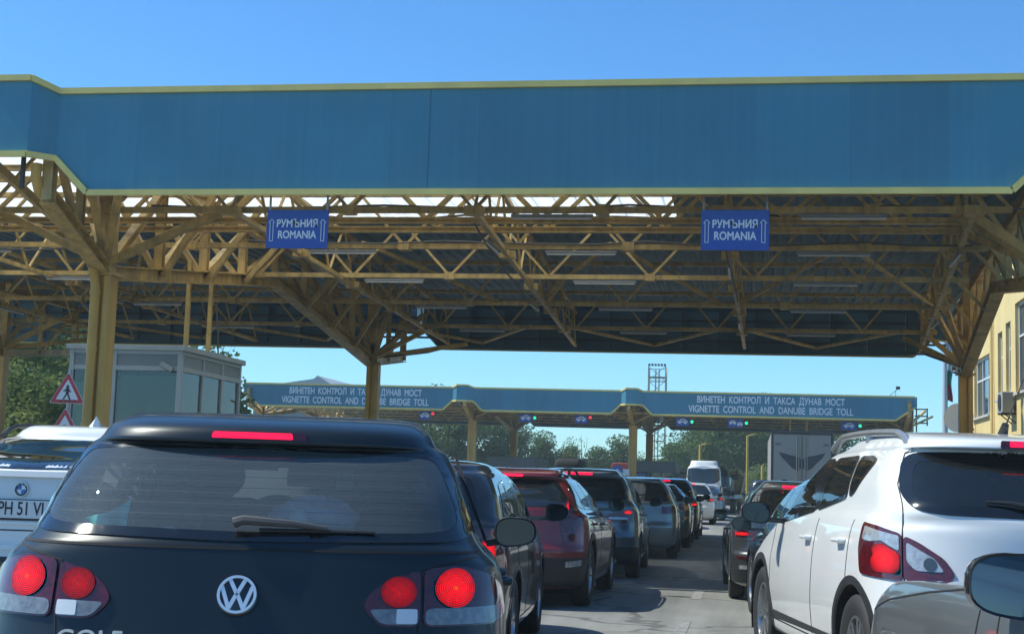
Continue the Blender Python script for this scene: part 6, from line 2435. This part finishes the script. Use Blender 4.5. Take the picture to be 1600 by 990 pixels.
SX, SY = -10.16, 20.0
post = thing('sign_post', 'slim grey post behind the two warning triangles', 'sign post', (SX, SY, 0.0))
mb = MB()
mb.tube([(0, 0.05, 0), (0, 0.05, 2.8)], 0.028, 10)
mb.build('pole', M_STEEL, post, smooth=True)
mb = MB()
mb.lathe([(0.11, 0), (0.11, 0.02), (0.028, 0.03)], (0, 0.05, 0), 'Z', 16)
mb.build('foot', M_STEEL, post)
for i, (zc, lab, sx_) in enumerate(((2.44, 'red and white triangle with a walking figure on a zebra crossing', SX), (1.90, 'red and white warning triangle half hidden below the walking figure one', SX - .01))):
    t = thing('warning_sign', lab, 'road sign', (sx_, SY, zc), R(4))
    mb = MB()
    mb.prism(round_tri((0, 0), 0.56, 0.0, 0.05), (0, 0.012, 0))
    mb.build('back_plate', M_SIGNWHITE, t)
    mb = MB()
    o1, o2 = [(a, b) for a, _, b in round_tri((0, 0), 0.54, 0, 0.05)], [(a, b) for a, _, b in round_tri((0, 0), 0.36, 0, 0.02)]
    n = len(o1)
    mb.add([(a, -0.003, b) for a, b in o1] + [(a, -0.003, b) for a, b in o2] + [(a, 0.002, b) for a, b in o1] + [(a, 0.002, b) for a, b in o2],
           [(k, (k + 1) % n, n + (k + 1) % n, n + k) for k in range(n)] + [(2 * n + k, 2 * n + (k + 1) % n, (k + 1) % n, k) for k in range(n)] + [(n + k, n + (k + 1) % n, 3 * n + (k + 1) % n, 3 * n + k) for k in range(n)])
    mb.build('red_border', M_SIGNRED, t)
    mb = MB()
    if i == 0:
        Y_ = -0.004
        def st(a, b, w):
            mb.bar((a[0], Y_, a[1]), (b[0], Y_, b[1]), w, 0.003, (0, 1, 0))
        pts = [(0.022 * math.cos(2 * PI * k / 12), Y_, 0.095 + 0.022 * math.sin(2 * PI * k / 12)) for k in range(12)]
        mb.prism(pts, (0, 0.002, 0))
        st((0, 0.075), (0.0, -0.01), 0.045)
        st((0.01, 0.06), (0.055, 0.01), 0.016)
        st((-0.01, 0.06), (-0.06, 0.02), 0.016)
        st((0.0, 0.0), (0.045, -0.10), 0.022)
        st((0.0, 0.0), (-0.035, -0.06), 0.022)
        st((-0.035, -0.06), (-0.06, -0.10), 0.02)
        for k in range(4):
            x = -0.13 + k * 0.075
            mb.prism([(x, Y_, -0.135), (x + 0.045, Y_, -0.135), (x + 0.055 + (k - 1.5) * -.006, Y_, -0.112), (x + 0.02 + (k - 1.5) * -.006, Y_, -0.112)], (0, 0.002, 0))
    else:
        Y_ = -0.004
        mb.bar((0, Y_, 0.06), (0, Y_, -0.04), 0.03, 0.003, (0, 1, 0))
        mb.bar((0, Y_, -0.07), (0, Y_, -0.10), 0.03, 0.003, (0, 1, 0))
    mb.build('pictogram', M_BLACKPRINT, t)

# lane signals under the toll canopy
M_LEDG = pmat('green_signal', (0.05, 0.4, 0.3), 0.3, emit=((0.02, 1.0, 0.55), 0.7))
M_LEDR = pmat('red_signal', (0.5, 0.05, 0.08), 0.3, emit=((1.0, 0.02, 0.06), 0.7))


def car_icon(mb, cx, z, w, y):
    h = w * 0.34
    P_ = [(-.5, -.1), (-.48, .25), (-.3, .32), (-.12, .8), (.22, .8), (.36, .35), (.5, .2), (.5, -.1)]
    for i in range(len(P_)):
        a, b = P_[i], P_[(i + 1) % len(P_)]
        mb.bar((cx + a[0] * w, y, z + a[1] * h), (cx + b[0] * w, y, z + b[1] * h), 0.05, 0.01, (0, 1, 0))
    mb.bar((cx - .3 * w, y, z + .3 * h), (cx + .36 * w, y, z + .3 * h), 0.04, 0.01, (0, 1, 0))
    for sx_ in (-.28, .28):
        mb.prism([(cx + sx_ * w + .075 * math.cos(2 * PI * k / 10), y - .002, z - .05 + .075 * math.sin(2 * PI * k / 10)) for k in range(10)], (0, 0.012, 0))


for (xs, xl, red, n, lab) in ((-18.15, -17.66, True, 1, 'red lit lane signal above the hatchback roof, left of the toll column'), (-12.42, -11.84, False, 1, 'green lit lane signal beside the second toll column'),
                              (-9.3, -8.74, True, 1, 'red lit lane signal in the middle bay of the toll canopy'), (-3.72, -3.15, False, 1, 'green lit lane signal just right of the lattice mast'),
                              (-0.92, -0.2, False, 2, 'green lit lane signal showing two vehicles, left of the trailer'), (5.1, 5.81, False, 1, 'green lit lane signal behind the white crossover roof rail')):
    t = thing('lane_signal', lab, 'lane signal', ((xs + xl) / 2, 78.35, 4.9), 0, 'lane signals under the toll canopy', 0.85)
    hw = (xl - xs) / 2
    mb = MB()
    mb.bb(-hw - 0.42, hw - 0.16, 0, 0.05, -0.27, 0.27)
    b_ = mb.build('board', M_SIGNBLUE, t)
    mb = MB()
    if n == 1:
        car_icon(mb, -0.29, -0.02, 0.62, -0.008)
    else:
        car_icon(mb, -0.48, 0.02, 0.42, -0.008)
        car_icon(mb, -0.02, -0.06, 0.34, -0.008)
    mb.build('vehicle_symbol', M_WHITEPRINT, b_)
    mb = MB()
    mb.lathe([(0.2, 0.12), (0.2, -0.05), (0.17, -0.06)], (hw + 0.03, 0, 0.0 if not red else 0.12), 'Y', 18)
    mb.build('housing', M_BLK, t)
    mb = MB()
    mb.lathe([(0.001, -0.07), (0.07, -0.07), (0.10, -0.055)], (hw + 0.03, 0, 0.0 if not red else 0.12), 'Y', 18)
    mb.build('lamp', M_LEDR if red else M_LEDG, t)
    for x in (-0.2, 0.1):
        mb = MB()
        mb.bar((x, 0.03, 0.25), (x, 0.2, 0.65), 0.04)
        mb.build('hanger', M_STEEL, t)

# lattice floodlight mast
mast = thing('floodlight_mast', 'tall lattice floodlight mast rising behind the toll canopy', 'mast', (-8.45, 130, 0))
mb = MB()
W1 = 0.78
for sx_, sy_ in ((-1, -1), (1, -1), (1, 1), (-1, 1)):
    mb.bar((sx_ * W1, sy_ * W1, 0), (sx_ * W1, sy_ * W1, 12.2), 0.09)
for k in range(9):
    z = k * 1.36
    for (a, b) in (((-1, -1), (1, -1)), ((1, -1), (1, 1)), ((1, 1), (-1, 1)), ((-1, 1), (-1, -1))):
        mb.bar((a[0] * W1, a[1] * W1, z), (b[0] * W1, b[1] * W1, z), 0.06)
        mb.bar((a[0] * W1, a[1] * W1, z), (b[0] * W1, b[1] * W1, min(z + 1.36, 12.2)), 0.05)
mb.build('lattice', pmat('mast_paint', (0.55, 0.50, 0.33), 0.6, var=.2), mast)
mb = MB()
for sx_ in (-0.15, 0.15):
    mb.bar((sx_, -0.1, 0), (sx_, -0.1, 12), 0.1)
mb.build('ladder', pmat('ladder_yellow', (0.5, 0.38, 0.1), 0.6), mast)
mb = MB()
mb.bb(-0.82, 0.82, -0.82, 0.82, 11.2, 11.24)
mb.bb(-0.82, 0.82, -0.85, -0.8, 11.9, 11.94)
for k in range(6):
    mb.box((-0.70 + k * 0.28, -0.85, 12.3), (0.19, 0.2, 0.2))
mb.build('floodlights', M_BLK, mast)

# yellow lamp posts
for (x, y, h, arm, lab) in ((-3.45, 100, 4.32, 0.62, 'short yellow lamp post rising behind the minibus roof'), (-0.2, 100, 5.05, 0.62, 'tall yellow lamp post between the minibus and the trailer'), (0.85, 104, 3.1, 0.25, 'small yellow post just left of the trailer')):
    t = thing('lamp_post', lab, 'lamp post', (x, y, 0), 0, 'yellow posts beyond the toll canopy')
    mb = MB()
    mb.tube([(0, 0, 0), (0, 0, h - 0.02)], 0.085, 8)
    mb.build('pole', pmat('post_yellow', (0.55, 0.42, 0.09), 0.5), t, smooth=True)
    mb = MB()
    mb.tube([(0, 0, h - 0.05), (arm * 0.5, 0, h + 0.06), (arm, 0, h + 0.1)], 0.045, 6)
    mb.box((arm, 0, h + 0.09), (0.34, 0.16, 0.08))
    mb.build('arm', MATS['post_yellow'], t)
# slim dark pole right of the mast
mb = MB()
mb.tube([(-6.6, 118, 0), (-6.6, 118, 3.95)], 0.09, 8)
tag(mb.build('pole', M_BLK, smooth=True), 'slim dark pole just right of the lattice mast foot', 'pole')

# flagpole
fl = thing('flagpole', 'grey flagpole with its flag hanging limp beside the yellow building', 'flagpole', (7.8, 60, 0))
mb = MB()
mb.tube([(0, 0, 0), (0, 0, 8.6)], [0.14, 0.09], 12)
mb.build('pole', pmat('flagpole_grey', (0.50, 0.54, 0.56), 0.4, metal=.3), fl, smooth=True)
mb = MB()
mb.ball((0, 0, 8.66), 0.12, 12, 8)
mb.build('finial', M_STEEL, fl, smooth=True)
for (za, zb_, col, nm) in ((8.2, 7.55, (0.45, 0.03, 0.05), 'red'), (7.55, 6.45, (0.72, 0.74, 0.74), 'white'), (6.45, 5.85, (0.03, 0.26, 0.13), 'green'), (5.85, 5.2, (0.45, 0.03, 0.05), 'red')):
    mb = MB()
    vs, fs = [], []
    N, K = 10, 6
    for i in range(K + 1):
        z = za + (zb_ - za) * i / K
        for k in range(N + 1):
            u = k / N
            vs.append((0.09 + 0.20 * u + 0.03 * math.sin(z * 5), 0.07 * math.sin(u * 12 + z * 1.5), z - 0.1 * u))
    for i in range(K):
        for k in range(N):
            fs.append((i * (N + 1) + k, i * (N + 1) + k + 1, (i + 1) * (N + 1) + k + 1, (i + 1) * (N + 1) + k))
    mb.add(vs, fs)
    f = mb.build('flag_stripe', pmat('flag_' + nm, col, 0.8), fl, smooth=True)

# floodlight bracket on the end of the toll canopy
t = thing('floodlight_stand', 'open steel floodlight frame at the right end of the toll canopy', 'floodlight', (9.35, 85, 0))
mb = MB()
for k in range(3):
    mb.bar((0, 0, 5.45 + k * .4), (0.75, 0, 5.45 + k * .4), 0.07)
for x in (0.1, 0.7):
    mb.bar((x, 0, 5.3 + (0 if x > .5 else -1.2)), (x, 0, 6.3), 0.07)
mb.build('frame', M_BLK, t)
mb = MB()
mb.bar((0.1, 0, 0), (0.1, 0, 4.3), 0.1)
mb.build('pole', M_BLK, t)
t = thing('roof_beacon', 'small dark lamp head standing on the toll canopy parapet', 'lamp', (7.6, 78.0, 6.53))
mb = MB()
mb.bar((0, 0, 0), (0, 0, 0.3), 0.03)
mb.bar((-0.3, 0, 0.02), (0.1, 0, 0.36), 0.03)
mb.build('bracket', M_STEEL, t)
mb = MB()
mb.box((0.12, 0, 0.42), (0.2, 0.2, 0.16))
mb.build('lamp_head', M_BLK, t)

# toll booths
M_BOOTH = pmat('booth_grey', (0.17, 0.185, 0.19), 0.6, var=0.15, vscale=1)
for (x0, x1, y, lab, win) in ((-15.5, -12.6, 84, 'plain grey toll booth behind the brown black hatch', False), (-6.95, -4.3, 84, 'grey toll booth with dark windows left of the minibus', True)):
    t = thing('toll_booth', lab, 'booth', ((x0 + x1) / 2, y, 0), 0, 'booths in the toll lanes')
    w = x1 - x0
    mb = MB()
    mb.bb(-w / 2, w / 2, 0, 5, 2.15, 2.8)
    mb.build('roof', M_BOOTH, t, bevel=0.03)
    mb = MB()
    mb.bb(-w / 2 + .1, w / 2 - .1, 0.1, 4.9, 0, 0.95)
    for x in (-w / 2 + .1, -w * .12, w * .16, w / 2 - .2):
        mb.bb(x, x + .1, 0.1, 0.2, 0.95, 2.15)
        mb.bb(x, x + .1, 4.8, 4.9, 0.95, 2.15)
    mb.build('wall', M_BOOTH, t)
    mb = MB()
    mb.bb(-w / 2 + .14, w / 2 - .14, 0.14, 4.86, 0.95, 2.149)
    mb.build('window', M_DKGLASS, t)
    if win:
        mb = MB()
        mb.bb(-w / 2 + .1, -w * .16, 0.06, 0.09, 0.9, 2.1)
        mb.build('notice_panel', pmat('notice_blue', (0.06, 0.15, 0.32), 0.5), t)
# round blue arrow sign on the island, white post beside it
t = thing('arrow_sign', 'round blue sign with a white arrow at the toll island', 'road sign', (-7.35, 80, 0))
mb = MB()
mb.tube([(0, 0.04, 0), (0, 0.04, 2.2)], 0.035, 8)
mb.build('pole', M_STEEL, t)
mb = MB()
mb.lathe([(0.001, 0.0), (0.34, 0.0), (0.34, 0.03), (0.001, 0.03)], (0, 0, 2.1), 'Y', 28)
mb.build('disc', M_SIGNBLUE, t)
mb = MB()
for sg in (1, -1):
    mb.bar((sg * 0.2, -0.006, 2.0), (0, -0.006, 2.22), 0.09, 0.006, (0, 1, 0))
mb.build('arrow', M_WHITEPRINT, t)
t = thing('barrier_post', 'white barrier post right of the round blue sign', 'post', (-6.88, 80, 0))
mb = MB()
mb.bb(-0.2, 0.2, 0, 0.3, 0, 2.25)
mb.build('casing', M_SIGNWHITE, t, bevel=0.03)
mb = MB()
mb.bb(-0.15, 0.15, -0.01, 0.0, 1.5, 1.9)
mb.build('panel', M_BLK, t)
# red lorry and pale container beyond
M_REDL = pmat('red_lorry', (0.42, 0.06, 0.045), 0.5, var=.12)
t = thing('lorry', 'red lorry beyond the round blue sign, only its upper part in view', 'lorry', (-8.95, 104, 0))
mb = MB()
mb.prism([(-1.05, 0, 0.9), (1.2, 0, 0.9), (1.2, 0, 2.95), (-0.95, 0, 2.95), (-1.05, 0, 2.6)], (0, 2.2, 0))
cb = mb.build('cab', M_REDL, t, bevel=0.05)
mb = MB()
mb.prism([(-1.06, -0.012, 2.55), (-0.3, -0.012, 2.2), (-0.3, -0.012, 1.6), (-1.06, -0.012, 1.6)], (0, 0.01, 0))
mb.build('cab_panel', pmat('red_lorry_dark', (0.22, 0.04, 0.035), 0.5), cb)
mb = MB()
mb.bb(-1.1, 1.1, 2.4, 8, 0.8, 2.7)
mb.build('load_body', M_REDL, t)
for x in (-0.95, 0.95):
    for y in (1, 6):
        wheel(t, x, y, 0.48, 0.3, simple=True)
t = thing('container', 'pale beige container between the toll booth and the minibus', 'container', (-4.4, 96, 0))
mb = MB()
mb.bb(-1.0, 1.0, 0, 5, 0.2, 2.6)
mb.build('box', pmat('beige_panel', (0.42, 0.37, 0.31), 0.7, var=.1), t, bevel=0.03)
mb = MB()
mb.bb(-1.02, 1.02, -0.03, 0.02, 2.25, 2.33)
mb.build('rail', M_BLK, t)
# pale roof beyond the left end of the toll canopy
t = thing('pale_roof_building', 'pale low pitched roof showing over the left end of the toll canopy', 'building', (-31, 100, 0))
mb = MB()
mb.prism([(-5.5, 0, 7.2), (-3.5, 0, 7.9), (-0.6, 0, 8.35), (-0.3, 0, 8.6), (1.9, 0, 7.3)], (0, 9, 0))
mb.build('roof', pmat('pale_roof', (0.40, 0.43, 0.45), 0.6), t)
mb = MB()
mb.bb(-5.2, 1.6, 0.3, 8.7, 0, 7.25)
mb.build('wall', M_CONC, t)

# things lying on the parcel shelf of the dark blue hatchback
def golf_world(x, y, z):
    bpy.context.view_layer.update()
    return golf.matrix_world @ Vector((x, y, z))


sh = 1.07 - 0.05
M_TEAL = pmat('teal_cloth', (0.05, 0.42, 0.36), 0.8, var=.15, vscale=30)
mb = MB()
vs, fs = [], []
N, K = 12, 8
for i in range(K + 1):
    v = i / K
    for k in range(N + 1):
        u = k / N
        vs.append((-0.08 + 0.16 * u, 0.02 * math.sin(u * 9) + 0.06 * v, 0.002 + 0.12 * v * (0.35 + 0.65 * u) + 0.012 * math.sin(v * 9 + u * 4)))
for i in range(K):
    for k in range(N):
        fs.append((i * (N + 1) + k, i * (N + 1) + k + 1, (i + 1) * (N + 1) + k + 1, (i + 1) * (N + 1) + k))
mb.add(vs, fs)
cloth = mb.build('face_mask', M_TEAL, smooth=True)
cloth.location = golf_world(-0.50, 0.36, sh + 0.01)
cloth.rotation_euler = (0, 0, R(9))
tag(cloth, 'crumpled teal face mask behind the rear glass of the dark blue hatchback', 'face mask')
rnd = random.Random(2)


def crumple(name, loc, r, mat, label, cat, seed):
    rn = random.Random(seed)
    mb = MB()
    mb.ball((0, 0, r[2] * 0.9), r, 20, 12)
    mb.v = [(x * (1 + rn.uniform(-.07, .07)), y * (1 + rn.uniform(-.07, .07)), max(0.0, z * (1 + rn.uniform(-.08, .08)))) for x, y, z in mb.v]
    o = mb.build(name, mat, smooth=True)
    o.location = loc
    return tag(o, label, cat)


crumple('plastic_bag', golf_world(0.20, 0.42, sh), (0.17, 0.12, 0.085), pmat('grey_plastic_bag', (0.30, 0.34, 0.36), 0.4, var=.2, vscale=20), 'grey plastic bag bulging on the parcel shelf behind the wiper', 'bag', 4)
crumple('tissue', golf_world(-0.27, 0.30, sh), (0.05, 0.03, 0.02), pmat('tissue_white', (0.62, 0.66, 0.6), 0.8), 'small white tissue on the parcel shelf left of the wiper', 'tissue', 6)
crumple('tissue', golf_world(0.16, 0.28, sh + 0.03), (0.04, 0.03, 0.045), MATS['tissue_white'], 'white paper scrap leaning against the grey plastic bag', 'tissue', 9)
# ------------------------------------------------------------------ air
hz = bpy.data.materials.new('haze')
hz.use_nodes = True
_n = hz.node_tree
_n.nodes.remove(_n.nodes['Principled BSDF'])
_v = _n.nodes.new('ShaderNodeVolumePrincipled')
_v.inputs['Color'].default_value = (0.80, 0.95, 0.95, 1)
_v.inputs['Density'].default_value = 0.0011
_v.inputs['Anisotropy'].default_value = 0.0
_n.links.new(_v.outputs[0], _n.nodes['Material Output'].inputs['Volume'])
mb = MB()
mb.bb(-70, 60, -60, 220, -1.02, 16)
hb = mb.build('haze', hz)
tag(hb, kind='stuff')
